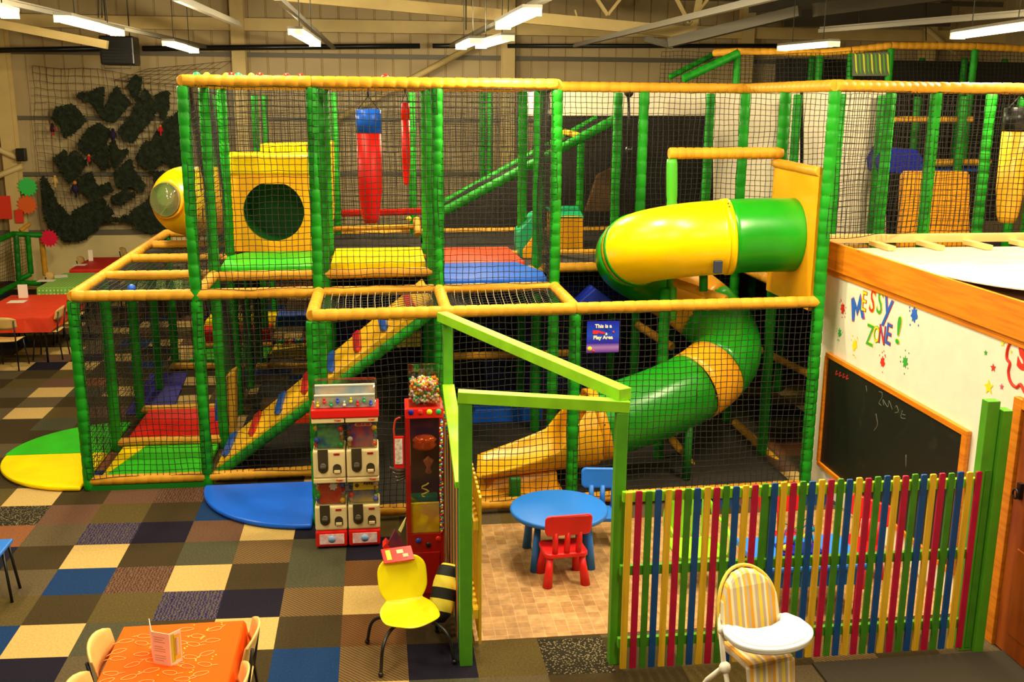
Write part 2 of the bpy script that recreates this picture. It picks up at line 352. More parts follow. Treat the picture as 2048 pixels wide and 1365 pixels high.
# ---------------------------------------------------------------- lamps
M_LAMP = bpy.data.materials.new('lit_tube'); M_LAMP.use_nodes = True
nt = M_LAMP.node_tree; nt.nodes.clear(); e = nt.nodes.new('ShaderNodeEmission'); e.inputs[0].default_value = (1, .86, .5, 1); e.inputs[1].default_value = 9
oo = nt.nodes.new('ShaderNodeOutputMaterial'); nt.links.new(e.outputs[0], oo.inputs[0])
LCOL = (1.0, .84, .52)
def lamp(A, B, label, power=150, w_=.16, group=None):
    A, B = V(A), V(B); c0 = (A+B)/2; L = (B-A).length; d = (B-A).normalized()
    t = empty('ceiling_light', c0); tag(t, label, 'ceiling light', group)
    g = MB(); g.bar(A+V((0, 0, .05)), B+V((0, 0, .05)), w_+.02, .03); g.build('housing', M_STEEL, t)
    g = MB()
    for s in (-1, 1):
        sd = d.cross(V((0, 0, 1))).normalized()*(w_*.27*s); g.tube([A+sd, B+sd], w_*.2, 8)
    g.build('tube', M_LAMP, t)
    for p in (A, B): g = MB(); g.bar(p-d*.02, p+d*.02, w_, .07); g.build('end_cap', M_WHITE, t)
    g = MB()
    for f in (.2, .8):
        p = A.lerp(B, f)+V((0, 0, .06)); g.tube([p, p+V((0, 0, 7.2-p.z-.05))], .006, 4)
    g.build('hanger', M_DSTEEL, t)
    if w_ > .2: ld = bpy.data.lights.new('lamp_light', 'AREA'); ld.shape = 'RECTANGLE'; ld.size = L; ld.size_y = w_
    else: ld = bpy.data.lights.new('lamp_light', 'POINT'); ld.shadow_soft_size = .12
    ld.energy = power; ld.color = LCOL
    lo = bpy.data.objects.new('lamp_light', ld); COL.objects.link(lo); lo.parent = t
    ang = math.atan2(d.y, d.x); lo.location = (0, 0, -.08); lo.rotation_euler = (0, 0, ang)
def lampx(p, q, z, label, power=150, yl=None):
    A = at(*p, Z=z); B = at(*q, Z=z); lamp(A, B, label, power)
ZL = 4.75
lampx((125, 38), (235, 66), ZL, 'long lit strip light above the left wall of netting', 520)
lampx((-60, 8), (20, 30), ZL, 'strip light cut by the upper left corner of the picture', 60)
lampx((336, 87), (388, 102), ZL, 'small far strip light above the corner of the netting cage', 330)
lampx((590, 64), (630, 88), ZL, 'lit strip light seen end on above the upper left cage', 330)
lampx((1006, 52), (1065, 24), ZL, 'bright strip light nearest of the group at top middle', 330)
lampx((922, 94), (952, 82), ZL, 'small far strip light left of the group at top middle', 330)
lampx((962, 92), (1016, 76), ZL, 'wide bright strip light lowest of the group at top middle', 330)
lampx((1915, 72), (2070, 50), ZL, 'long lit strip light at the upper right corner', 330)
lampx((1565, 97), (1668, 88), ZL, 'dim strip light above the far corner of the climbing frame', 60)
lampx((922, 27), (948, 29), 5.6, 'tiny lit lamp hanging high under the roof girder', 60)
for (x, y, p) in ((-1.2, -1.5, 170), (1.6, -3.2, 170), (4.6, -.6, 190), (7.2, -2.2, 380), (10.4, 0.6, 200), (1.6, 1.6, 120), (4.6, -6.5, 160), (-1.2, -6.5, 90), (7.6, -7, 120)):
    lamp((x, y-.9, 5.6), (x, y+.9, 5.6), 'strip light over the near half of the hall', p, .3, 'strip lights above and behind the viewer')

# ---------------------------------------------------------------- the padded climbing frame
XL = [-.22, .98, 2.20, 3.44, 4.68, 5.93, 7.18, 8.40, 9.62, 10.84, 12.06]
YL = [.22, 1.43, 2.65, 3.95, 5.2, 6.45, 7.7]
Z1, Z2, Z3 = 2.05, 4.15, 4.80
def gx(i, j, z=0.0):
    if j == 0 and i >= 7: return V((XL[i]+.16, 1.14+.05*(i-7), z))
    return V((XL[i]-.015*(YL[j]-1.43)*(1 if i == 0 else .3), YL[j]+.05*max(XL[i]-1, 0), z))
def padded(b, p0, p1, r=.06, seg=.13, n=12, m=None):
    p0, p1 = V(p0), V(p1); L = (p1-p0).length; k = max(1, round(L/seg)); pts = []; rs = []
    for i in range(k):
        jr = r*(1+random.uniform(-.02, .02))
        for f, q in ((0, .90), (.1, .99), (.5, 1.01), (.9, .99)): pts.append(p0.lerp(p1, (i+f)/k)); rs.append(jr*q)
    pts.append(p1); rs.append(r*.86)
    return b.tube(pts, rs, n, m)
frame = empty('climbing_structure', (2.2, 1.43, 0))
tag(frame, 'huge netted climbing frame of green padded posts and amber padded rails', 'climbing frame')
def post(x, y, z0, z1, r=.06, name='post', m=M_GREEN, seg=.13):
    b = MB(); padded(b, (x, y, z0), (x, y, z1), r, seg); return b.build(name, m, frame)
def rail(p, q, r=.058, m=M_YEL, seg=.12):
    b = MB(); padded(b, p, q, r, seg)
    return b.build('rail', m, frame)
def gpost(i, j, z0, z1, **k): p = gx(i, j); return post(p.x, p.y, z0, z1, **k)
tall = {}
for i in range(0, 10):
    for j in range(0, 6):
        if j == 0 and i in (0, 1): continue
        if i == 0: top = Z1
        elif j == 0 and i < 6: top = Z1
        elif j == 0 and i in (3, 4, 5): continue
        elif j == 1 and i == 5: top = Z1
        elif j >= 4 and i < 9: top = Z1
        else: top = Z2
        if j == 0 and i in (3, 5): continue
        if i >= 6 and j in (2, 4) and i in (8,): continue
        if j == 1 and i in (4, 5) and False: continue
        tall[(i, j)] = top
for (i, j), top in tall.items():
    gpost(i, j, 0, top-.05, seg=.125 if j < 2 else .16)
def grail(a, b_, z, **k):
    p, q = gx(*a, z), gx(*b_, z); return rail(p, q, **k)
# mid level rails
grail((0, 1), (1, 1), Z1); grail((1, 1), (2, 1), Z1); grail((2, 1), (3, 1), Z1, r=.05); grail((3, 1), (4, 1), Z1, r=.05)
grail((2, 0), (4, 0), Z1); grail((4, 0), (6, 0), Z1)
grail((2, 0), (2, 1), Z1); grail((3, 0), (3, 1), Z1); grail((4, 0), (4, 1), Z1); grail((6, 0), (6, 2), Z1)
for j in range(1, 5): grail((0, j), (0, j+1), Z1)
for j in range(2, 6): grail((0, j), (1, j), Z1)
grail((1, 1), (1, 2), Z1); grail((1, 2), (4, 2), Z1-.02); grail((4, 2), (6, 2), Z1)
for j in (3, 5): grail((1, j), (9, j), Z1-.03)
# top rails
grail((1, 1), (2, 1), Z2); grail((2, 1), (4, 1), Z2); grail((4, 1), (4, 2), Z2); grail((4, 2), (6, 2), Z2); grail((6, 0), (6, 2), Z2)
grail((6, 0), (7, 0), Z2); grail((7, 0), (9, 0), Z2); grail((1, 1), (1, 3), Z2); grail((1, 3), (4, 3), Z2); grail((2, 1), (2, 3), Z2, r=.05); grail((3, 1), (3, 3), Z2, r=.05)
# bottom rails
def rl(a, b_, z, **k): return grail(a, b_, z, **k)
for a, b_ in (((0, 1), (1, 1)), ((1, 1), (2, 1)), ((0, 2), (1, 2)), ((0, 3), (1, 3)), ((2, 0), (4, 0)), ((4, 0), (6, 0))):
    rl(a, b_, .10, r=.055)
b = MB(); b.box(gx(0, 1, 0)+V((0, -.05, 0)), gx(1, 1, .05)+V((0, .0, 0)))
b.build('floor_strip', M_DGREEN, frame)
# higher back tier at the right
def P3(px, py, y): return at(px, py, Y=y)
tier = [(1428, 106, 6.6), (1475, 103, 6.3), (1640, 105, 6.3), (1703, 101, 6.1), (1782, 91, 6.0), (1950, 93, 6.0), (2080, 100, 6.0)]
for a, b_ in zip(tier, tier[1:]): rail(P3(*a), P3(*b_), r=.055)
for (x, y, yy) in tier[1:6]+[(1625, 105, 7.4), (1930, 110, 7.2), (2010, 112, 8), (1845, 110, 8), (1590, 112, 8.2)]:
    p = P3(x, y+6, yy); post(p.x, p.y, 0 if yy < 7 else 2, p.z, .055, seg=.16)
# other posts deep in the frame
for (x, y0, yy) in ((427, 190, 5.2), (445, 200, 5.2), (508, 190, 7.7), (528, 190, 9.4), (667, 185, 6.4), (823, 185, 6.4), (980, 178, 8.5), (965, 185, 9), (1083, 180, 4.3), (1132, 235, 8), (1162, 285, 5.4)):
    p = P3(x, y0, yy); post(p.x, p.y, 0, min(p.z, 4.15), .055, seg=.16)
# sloping green rails of the cargo ramps
def srail(p, q, yy, r): b = MB(); padded(b, P3(*p, yy), P3(*q, yy), r, .13); b.build('sloping_rail', M_GREEN, frame)
srail((872, 432), (1232, 238), 5.1, .065); srail((872, 414), (1195, 236), 6.2, .05)
srail((1366, 158), (1478, 106), 6.2, .06); srail((1338, 155), (1430, 108), 7.0, .045)
rail(P3(1130, 264, 6.1), P3(1158, 272, 5.1), r=.045)
# inner yellow rails
rail(P3(655, 458, 5.1), P3(835, 454, 5.1), r=.035); rail(P3(833, 438, 5.1), P3(836, 470, 4.9), r=.05)
rail(P3(853, 408, 4.4), P3(862, 432, 4.4), r=.045)
rail(P3(1790, 239, 4.8), P3(1945, 239, 4.8), r=.045); rail(P3(1850, 326, 4.6), P3(1980, 324, 4.6), r=.05)
rail(P3(345, 733, 6.3), P3(622, 733, 6.25), r=.055); rail(P3(400, 693, 7.2), P3(545, 690, 7.2), r=.05)
rail(P3(905, 713, 3.6), P3(1160, 706, 3.6), r=.05); rail(P3(1275, 650, 2.8), P3(1345, 695, 2.2), r=.05)
rail(P3(1150, 533, 4.2), P3(1240, 533, 4.2), r=.06); rail(P3(1340, 562, 1.75), P3(1452, 600, 1.2), r=.05)
rail(P3(1345, 880, 2.2), P3(1390, 940, 1.4), r=.05); rail(P3(1470, 845, 2.6), P3(1590, 960, 1.2), r=.05)
rail(P3(1500, 690, 3), P3(1640, 760, 2), r=.045)
# entrance hoop over the tube slide
b = MB(); padded(b, P3(1343, 640, 1.72), P3(1344, 318, 1.72), .06, .5); b.build('post', mat('plain_green_foam', (.05, .36, .015), .45), frame)
rail(P3(1338, 307, 1.72), P3(1565, 306, 1.72), r=.062, seg=.09)
b = MB(); b.tube([P3(1407, 545, 1.25), P3(1407, 582, 1.25)], .045, 10); b.build('post', M_GREEN, frame)

# ---- nets
def net(p00, p10, p11, p01, cell=.062, wob=.008, r=.0040, name='netting', m=M_NET, parent=frame, sag=0):
    p = [np.array(V(q)) for q in (p00, p10, p11, p01)]
    nu = max(2, int(round(np.linalg.norm(p[1]-p[0])/cell))); nv = max(2, int(round(np.linalg.norm(p[3]-p[0])/cell)))
    U, W_ = np.meshgrid(np.linspace(0, 1, nu+1), np.linspace(0, 1, nv+1), indexing='ij')
    P = (p[0]*((1-U)*(1-W_))[..., None]+p[1]*(U*(1-W_))[..., None]+p[2]*(U*W_)[..., None]+p[3]*((1-U)*W_)[..., None])
    ph = rng.uniform(0, 6.3, 6)
    a = np.arange(nu+1)[:, None]*.45; c = np.arange(nv+1)[None, :]*.38
    nrm = np.cross(p[1]-p[0], p[3]-p[0]); nrm /= np.linalg.norm(nrm)
    e1 = (p[1]-p[0])/np.linalg.norm(p[1]-p[0]); e2 = (p[3]-p[0])/np.linalg.norm(p[3]-p[0])
    w1 = np.sin(a+ph[0])*np.sin(c*1.3+ph[1])+rng.normal(0, .25, a.shape[:1]+(c.shape[1],)); w2 = np.sin(a*1.2+ph[2])*np.sin(c+ph[3])+rng.normal(0, .25, w1.shape); w3 = np.sin(a*.6+ph[4]+c*.5)
    P = P+wob*(w1[..., None]*e1+w2[..., None]*e2+2*w3[..., None]*nrm)
    if sag: P[..., 2] -= sag*np.sin(U*PI)*np.sin(W_*PI)
    vs = []; fs = []
    def strand(Q, t):
        nonlocal vs, fs
        n = len(Q); q = np.cross(t, nrm); q /= np.linalg.norm(q)
        off = [q*r, -q*.5*r+nrm*.87*r, -q*.5*r-nrm*.87*r]; o = len(vs)*0+strand.n
        vs.append(np.stack([Q+k for k in off], 1).reshape(-1, 3))
        i = np.arange(n-1)[:, None]*3+o; k = np.arange(3)[None]; k2 = (k+1) % 3
        fs.append(np.stack([i+k, i+k2, i+3+k2, i+3+k], -1).reshape(-1, 4)); strand.n += n*3
    strand.n = 0
    for k in range(nu+1): strand(P[k], e2)
    for k in range(nv+1): strand(P[:, k], e1)
    vs = np.concatenate(vs); fs = np.concatenate(fs)
    me = bpy.data.meshes.new(name); me.vertices.add(len(vs)); me.vertices.foreach_set('co', vs.ravel())
    me.loops.add(fs.size); me.loops.foreach_set('vertex_index', fs.ravel()); me.polygons.add(len(fs)); me.polygons.foreach_set('loop_start', np.arange(len(fs))*4)
    me.update(calc_edges=True); me.materials.append(m)
    o = bpy.data.objects.new(name, me); COL.objects.link(o)
    if parent is not None: o.parent = parent; o.matrix_parent_inverse = Matrix.Translation(-parent.location)
    return o
def gnet(a, b_, z0, z1, off=(0, 0, 0), **k):
    o = V(off); return net(gx(*a, z0)+o, gx(*b_, z0)+o, gx(*b_, z1)+o, gx(*a, z1)+o, **k)
F0 = (0, -.045, 0)
gnet((0, 1), (1, 1), .14, 2.0, F0); gnet((1, 1), (2, 1), .14, 2.0, F0)
gnet((2, 0), (3, 0), .14, 2.0, F0); gnet((3, 0), (4, 0), .14, 2.0, F0); gnet((4, 0), (5, 0), .14, 2.0, F0); gnet((5, 0), (6, 0), .14, 2.0, F0)
for j in range(1, 5): gnet((0, j), (0, j+1), .1, 2.0, (-.04, 0, 0))
gnet((1, 1), (2, 1), 2.1, 4.1, F0); gnet((2, 1), (3, 1), 2.1, 4.1, F0); gnet((3, 1), (4, 1), 2.1, 4.1, F0)
gnet((1, 1), (1, 2), 2.1, 4.1, (-.04, 0, 0)); gnet((1, 2), (1, 3), 2.1, 4.1, (-.04, 0, 0)); gnet((1, 3), (1, 4), 2.1, 4.1, (-.04, 0, 0))
gnet((4, 1), (4, 2), 2.1, 4.1); gnet((4, 2), (5, 2), 2.1, 4.1); gnet((5, 2), (6, 2), 2.1, 4.1)
gnet((6, 0), (7, 0), 2.68, 4.1, F0); gnet((7, 0), (8, 0), 2.68, 4.1, F0); gnet((8, 0), (9, 0), 2.68, 4.1, F0)
for a, b_ in ((1, 4), (4, 9)):
    gnet((a, 4), (b_, 4), 2.1, 4.1, cell=.066); gnet((a, 5), (b_, 5), 2.1, 4.1, cell=.066)
gnet((1, 3), (4, 3), 3.35, 4.1, cell=.066); gnet((6, 2), (9, 2), 2.1, 4.1, cell=.064)
for a, b_ in ((0, 2), (2, 4), (4, 7)): gnet((a, 5), (b_, 5), .1, 2.0, cell=.066)
gnet((1, 3), (4, 3), .1, 2.0, cell=.066); gnet((4, 2), (6, 2), .1, 2.0, cell=.064)
gnet((1, 2), (1, 5), .1, 2.0, cell=.066)
# roofs of net over the low bays and the top
def rnet(a, b_, c_, d_, z, **k): return net(gx(*a, z), gx(*b_, z), gx(*c_, z), gx(*d_, z), **k)
rnet((2, 0), (3, 0), (3, 1), (2, 1), 2.03, sag=.10); rnet((3, 0), (4, 0), (4, 1), (3, 1), 2.03, sag=.10)
rnet((0, 1), (1, 1), (1, 2), (0, 2), 2.03, sag=.05); rnet((0, 2), (1, 2), (1, 3), (0, 3), 2.02, sag=.04); rnet((0, 3), (1, 3), (1, 4), (0, 4), 2.02, sag=.04, cell=.04)
rnet((1, 1), (4, 1), (4, 3), (1, 3), 4.17, sag=.02)
gnet((6, 5), (9, 5), 4.15, 4.75, cell=.066)
net(P3(1480, 112, 6.2), P3(1780, 100, 6.0), P3(1780, 160, 6.0), P3(1480, 165, 6.2), cell=.066)
net(P3(1785, 100, 6.0), P3(2060, 105, 6.0), P3(2060, 160, 6.0), P3(1785, 160, 6.0), cell=.066)
net(P3(874, 432, 5.15), P3(1232, 238, 5.15), P3(1195, 236, 6.2), P3(872, 414, 6.2), cell=.05)
# white twine of the sagging roof nets
b = MB()
for i0, i1, n in ((2, 3, 17), (3, 4, 15)):
    A0, A1, B0, B1 = gx(i0, 0, 2.05), gx(i1, 0, 2.05), gx(i0, 1, 2.05), gx(i1, 1, 2.05)
    for k in range(1, n):
        p, q = A0.lerp(A1, k/n), B0.lerp(B1, k/n); pts = []
        for s in range(7): v = p.lerp(q, s/6); v.z -= .11*math.sin(s/6*PI); v.x += .015*math.sin(s); pts.append(v)
        b.tube(pts, .0025, 4, cap=False)
b.build('twine', mat('pale_twine', (.55, .45, .25), .8), frame)

# ---- dark sheets added behind the nets to deepen the shade there, and navy boards
def sheet(name, pts, th, m, label, cat, parent=None, n=(0, 1, 0), bevel=0):
    b = MB(); q = [V(p) for p in pts]; nn = V(n)*th; k = len(q)
    b.add(q+[p+nn for p in q], [tuple(range(k)), tuple(range(2*k-1, k-1, -1))]+[(i, i+k, (i+1) % k+k, (i+1) % k) for i in range(k)])
    o = b.build(name, m, parent, bevel)
    if label: tag(o, label, cat)
    return o
def board(name, x0, x1, z0, z1, y, m, th=.03): 
    sl = .05; return sheet(name, [(x0, y+sl*(x0-1), z0), (x1, y+sl*(x1-1), z0), (x1, y+sl*(x1-1), z1), (x0, y+sl*(x0-1), z1)], th, m, None, None, frame)
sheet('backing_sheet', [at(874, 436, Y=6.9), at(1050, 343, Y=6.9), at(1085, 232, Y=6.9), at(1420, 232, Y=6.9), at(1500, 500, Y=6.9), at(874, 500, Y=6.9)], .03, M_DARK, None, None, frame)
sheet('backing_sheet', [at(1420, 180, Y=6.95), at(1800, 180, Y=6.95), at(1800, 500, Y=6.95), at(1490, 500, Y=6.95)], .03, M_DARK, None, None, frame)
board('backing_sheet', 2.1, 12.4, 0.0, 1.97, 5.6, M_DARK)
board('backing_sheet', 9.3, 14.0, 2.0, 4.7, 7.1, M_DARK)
board('backing_sheet', 4.2, 6.1, .1, 1.95, 4.2, mat('navy_panel', (.006, .012, .10), .6))
board('backing_sheet', 2.3, 4.2, 1.0, 1.95, 4.2, mat('navy_panel', (.006, .012, .10), .6))
# decks that roof the lower level, spread wide and opaque to block ceiling light
def deck(x0, x1, y0, y1, z, m=M_DARK): b = MB(); b.box((x0, y0, z-.05), (x1, y1, z)); b.build('deck', m, frame)
deck(1.0, 3.4, 2.75, 6.9, 2.02); deck(3.47, 7.1, 2.95, 7.1, 2.02); deck(7.2, 12.2, 1.3, 7.1, 2.02); deck(3.5, 4.72, 1.62, 2.95, 2.02)
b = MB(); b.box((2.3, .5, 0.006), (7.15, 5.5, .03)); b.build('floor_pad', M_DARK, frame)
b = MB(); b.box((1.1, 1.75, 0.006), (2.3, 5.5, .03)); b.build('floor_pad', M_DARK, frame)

# ---- soft mats and blocks
def block(name, pts, z0, z1, m, label, cat='foam block', bevel=.02, group=None, slope=None):
    b = MB(); k = len(pts)
    b.add([(x, y, z0) for x, y in pts]+[(x, y, (slope(x, y) if slope else z1)) for x, y in pts], [tuple(range(k)), tuple(range(2*k-1, k-1, -1))]+[(i, i+k, (i+1) % k+k, (i+1) % k) for i in range(k)])
    o = b.build(name, m, None, bevel); return tag(o, label, cat, group)
block('foam_mat', [(1.02, 2.78), (2.1, 2.82), (2.1, 4.0), (1.2, 4.0), (.98, 3.6)], 2.03, 2.12, M_GMAT, 'bright green foam mat on the upper deck before the round opening', 'mat')
block('foam_mat', [(2.26, 2.84), (3.36, 2.9), (3.36, 4.1), (2.26, 4.05)], 2.03, 2.14, M_YMAT, 'yellow foam mat on the upper deck under the punch bag', 'mat')
block('foam_mat', [(3.5, 1.66), (4.62, 1.72), (4.66, 2.2), (4.45, 2.9), (3.5, 2.86)], 2.03, 2.12, M_BMAT, 'shiny blue foam mat on the upper deck beside the amber rail', 'mat')
block('foam_mat', [(3.5, 2.92), (4.55, 2.97), (4.5, 4.2), (3.5, 4.15)], 2.03, 2.12, M_OMAT, 'orange red foam mat on the upper deck behind the blue mat', 'mat')
block('foam_mat', [(-.14, 1.52), (.92, 1.5), (.92, 2.6), (-.14, 2.6)], 0.007, .07, M_GMAT, 'green foam mat on the floor of the left corner cage', 'mat')
block('foam_mat', [(-.14, 2.74), (.92, 2.74), (.92, 3.88), (-.14, 3.88)], 0.007, .12, M_RMAT, 'red foam mat on the floor between two amber rails', 'mat')
block('foam_mat', [(-.47, 4.02), (.12, 4.02), (-.05, 6.05), (-.58, 6.05)], 0.007, .03, mat('violet_blue_mat', (.02, .012, .28), .6), 'flat violet blue mat on the carpet beyond the red mat', 'mat')
block('foam_mat', [(-.1, 6.5), (1.05, 6.45), (1.05, 7.4), (.05, 7.4)], 0.007, .12, M_GMAT, 'far green foam mat on the floor behind the ramp', 'mat')
def pblock(name, quad, y, dy, m, label, cat='foam block', **k):
    pts = [at(px, py, Y=y) for px, py in quad]; return sheet(name, pts, dy, m, label, cat, bevel=.015)
pblock('foam_block', [(400, 690), (540, 686), (540, 660), (400, 664)], 7.6, .5, M_RMAT, 'red foam step under the far yellow block')
pblock('foam_block', [(404, 663), (550, 659), (552, 634), (412, 640)], 8.2, .5, M_YMAT, 'long yellow foam block at the far end of the lower level')
pblock('foam_block', [(550, 655), (612, 653), (612, 632), (552, 633)], 7.2, .5, M_BMAT, 'blue foam block seen far behind the ramp')
pblock('foam_block', [(645, 688), (775, 676), (775, 648), (645, 655)], 5.0, .3, M_DBLUE, 'deep blue foam block behind the ramp under the upper deck')
pblock('foam_block', [(525, 732), (622, 730), (622, 690), (545, 700)], 6.9, .4, M_YMAT, 'yellow sloping foam block behind the ramp')
pblock('foam_block', [(530, 895), (628, 893), (628, 828), (530, 830)], 3.4, .4, M_OMAT, 'orange foam block lying in shade under the ramp')
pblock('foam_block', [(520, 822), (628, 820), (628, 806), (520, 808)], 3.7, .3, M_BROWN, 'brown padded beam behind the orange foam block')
pblock('foam_block', [(445, 880), (470, 875), (470, 742), (452, 752), (445, 770)], 3.2, .25, mat('ochre_vinyl', (.62, .34, .02), .45), 'tall ochre foam fin standing behind the left tall post')
pblock('foam_block', [(430, 880), (440, 880), (440, 795), (430, 800)], 3.3, .2, M_BMAT, 'slim blue foam fin beside the ochre fin')
pblock('foam_block', [(735, 700), (842, 695), (842, 665), (745, 672)], 4.1, .3, mat('mustard_vinyl', (.55, .45, .04), .5), 'mustard foam block behind the ramp near the middle post')
pblock('foam_block', [(925, 878), (1085, 862), (1085, 815), (950, 820)], 3.2, .5, M_BMAT, 'blue foam block on the floor behind the slide mouth')
pblock('foam_block', [(1120, 600), (1260, 605), (1260, 560), (1120, 566)], 3.8, .3, M_DBLUE, 'dark blue foam panel behind the tube slide')
pblock('foam_block', [(1150, 612), (1245, 618), (1190, 577)], 2.6, .3, mat('royal_vinyl', (.01, .03, .45), .4), 'royal blue foam wedge above the blue poster')
fc = pblock('foam_block', [(1110, 514), (1166, 514), (1166, 433), (1110, 433)], 4.6, .7, M_TUBEO, 'amber foam cube with a sea green sloping cap behind the tube slide')
sheet('cap', [at(1108, 434, Y=4.6), at(1167, 434, Y=4.6), at(1155, 412, Y=5.4), at(1090, 412, Y=5.4)], .02, mat('sea_green_vinyl', (.01, .35, .14), .35), None, None, fc, n=(0, 0, -1))
pblock('foam_block', [(1036, 495), (1044, 530), (1072, 520), (1085, 490), (1085, 425), (1068, 430), (1036, 465)], 3.9, .4, mat('sea_green_vinyl', (.01, .35, .14), .35), 'sea green foam wedge beside the orange red mat')
pblock('foam_block', [(1046, 522), (1068, 521), (1068, 470), (1046, 500)], 3.85, .04, M_TUBEO, 'small amber wedge against the sea green wedge')
pblock('foam_block', [(520, 314), (613, 312), (613, 287), (520, 289)], 5.1, .5, M_TUBEY, 'yellow box on the upper deck behind the round opening')
pblock('foam_block', [(652, 447), (665, 447), (663, 286), (650, 286)], 5.0, .9, M_TUBEY, 'tall narrow yellow panel left of the punch bag')
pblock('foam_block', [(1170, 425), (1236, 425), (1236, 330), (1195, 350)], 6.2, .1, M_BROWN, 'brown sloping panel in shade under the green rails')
pblock('foam_block', [(1763, 345), (1835, 348), (1848, 320), (1835, 300), (1775, 293), (1760, 320)], 4.2, .6, M_DBLUE, 'blue rounded foam barrel high behind the right netting')
pblock('foam_block', [(1800, 500), (1940, 500), (1940, 350), (1936, 343), (1815, 343), (1808, 352)], 3.4, .12, mat('tangerine_vinyl', (.85, .33, .01), .4), 'tangerine padded panel behind the netting above the hut roof', 'foam block')
pblock('foam_block', [(1850, 345), (1978, 342), (1978, 328), (1850, 331)], 4.7, .3, M_BMAT, 'thin blue foam beam high at the right of the frame')
pblock('foam_block', [(683, 434), (850, 430), (850, 418), (683, 421)], 5.8, .12, M_RMAT, 'long red padded bar behind the punch bag')
# pale board high behind the netting (lit sheet of the far partition)
M_PALE = mat('pale_partition', (.78, .68, .52), .7)
tag(sheet('partition_board', [at(1050, 184, Y=5.3), at(1050, 231, Y=5.3), at(1425, 231, Y=5.3), at(1425, 184, Y=5.3)], .03, M_PALE, None, None), 'long pale board hanging high behind the netting above the tube slide', 'board')
tag(sheet('partition_board', [at(1428, 184, Y=4.6), at(1428, 480, Y=4.6), at(1600, 480, Y=4.6), at(1600, 184, Y=4.6)], .03, M_PALE, None, None), 'tall pale board behind the netting left of the slide panel', 'board')
tag(sheet('partition_board', [at(1608, 184, Y=4.6), at(1608, 500, Y=4.6), at(1772, 500, Y=4.6), at(1772, 184, Y=4.6)], .03, M_PALE, None, None), 'tall pale board behind the netting right of the slide panel', 'board')
# patterned banner on the high tier
bn = MB(); q = [at(1705, 108, Y=5.95), at(1778, 104, Y=5.95), at(1778, 152, Y=5.95), at(1705, 152, Y=5.95)]
bn.add([q[0], q[1], q[2], q[3]]+[p+V((0, .01, 0)) for p in q], [(0, 1, 2, 3), (7, 6, 5, 4), (0, 4, 5, 1), (1, 5, 6, 2), (2, 6, 7, 3), (3, 7, 4, 0)], 0)
for k in range(9):
    x = 1709+k*8; bn.add([at(x, 106, Y=5.94), at(x+4, 110, Y=5.94), at(x+6, 150, Y=5.94), at(x+2, 140, Y=5.94)], [(0, 1, 2, 3)], 1+k % 2)
tag(bn.build('banner', [mat('grey_green_print', (.10, .13, .07), .6), mat('lime_print', (.55, .62, .03), .6), mat('leaf_print', (.10, .35, .02), .6)]), 'printed banner of lime leaves on the high right tier', 'banner')

# floor mats outside the frame
def fan(name, cx, cy, r, a0, a1, m, label, z1=.055):
    b = MB(); n = 22; pts = [(cx, cy)]+[(cx+r*math.cos(a0+(a1-a0)*k/n), cy+r*math.sin(a0+(a1-a0)*k/n)) for k in range(n+1)]
    k = len(pts); b.add([(x, y, .006) for x, y in pts]+[(x, y, z1) for x, y in pts], [tuple(range(k)), tuple(range(2*k-1, k-1, -1))]+[(i, i+k, (i+1) % k+k, (i+1) % k) for i in range(k)])
    o = b.build(name, m, None, .02); return tag(o, label, 'mat')
fan('landing_mat', -.30, 2.47, 1.10, PI, 1.5*PI, M_YMAT, 'yellow quarter circle landing mat outside the left entrance')
fan('landing_mat', -.30, 2.49, 1.12, .5*PI, PI, M_GMAT, 'green quarter circle landing mat behind the yellow one')
b = MB(); b.add([(-.14, 1.53, .072), (.1, 2.55, .072), (-.14, 2.55, .072), (-.14, 1.53, .078), (.1, 2.55, .078), (-.14, 2.55, .078)], [(0, 1, 2), (5, 4, 3), (0, 3, 4, 1), (1, 4, 5, 2), (2, 5, 3, 0)])
tag(b.build('mat_corner', M_YMAT), 'yellow triangular mat corner lying on the green mat of the left cage', 'mat')
fan('landing_mat', 2.14, 1.30, 1.17, PI, 1.5*PI, M_BMAT, 'blue quarter circle landing mat before the climbing ramp')

# ---------------------------------------------------------------- round opening panel, tunnel, ramp
def rect_ray(a, x0, x1, y0, y1):
    c, s = math.cos(a), math.sin(a); t = 1e9
    if c > 1e-9: t = min(t, x1/c)
    if c < -1e-9: t = min(t, x0/c)
    if s > 1e-9: t = min(t, y1/s)
    if s < -1e-9: t = min(t, y0/s)
    return t*c, t*s
def holed(name, fn, x0, x1, y0, y1, r, m, th, flat=None, parent=None):
    # fn(u, v, d) maps the panel's own plane to the room; the hole is centred on (0, 0)
    b = MB(); n = 48; A = [2*PI*k/n for k in range(n)]+[math.atan2(y, x) % (2*PI) for x in (x0, x1) for y in (y0, y1)]; A.sort(); n = len(A)
    inn = [(r*math.cos(a), min(r*math.sin(a), flat if flat else 9)) for a in A]; out = [rect_ray(a, x0, x1, y0, y1) for a in A]
    vs = [fn(*p, 0) for p in inn]+[fn(*p, 0) for p in out]+[fn(*p, th) for p in inn]+[fn(*p, th) for p in out]; fs = []
    for i in range(n):
        j = (i+1) % n; fs += [(i, j, n+j, n+i), (2*n+i, 3*n+i, 3*n+j, 2*n+j), (i, 2*n+i, 2*n+j, j), (n+i, n+j, 3*n+j, 3*n+i)]
    b.add(vs, fs); return b.build(name, m, parent)
hc = at(547, 424, Y=4.07)
cr = empty('crawl_box', (hc.x, 4.07, 2.13)); tag(cr, 'amber crawl box with a large round opening on the upper deck', 'crawl box')
holed('front_panel', lambda u, v, d: V((hc.x+u, 4.10+d, hc.z+v)), -.60, .60, -.50, .47, .375, M_TUBEO, .05, .345, cr)
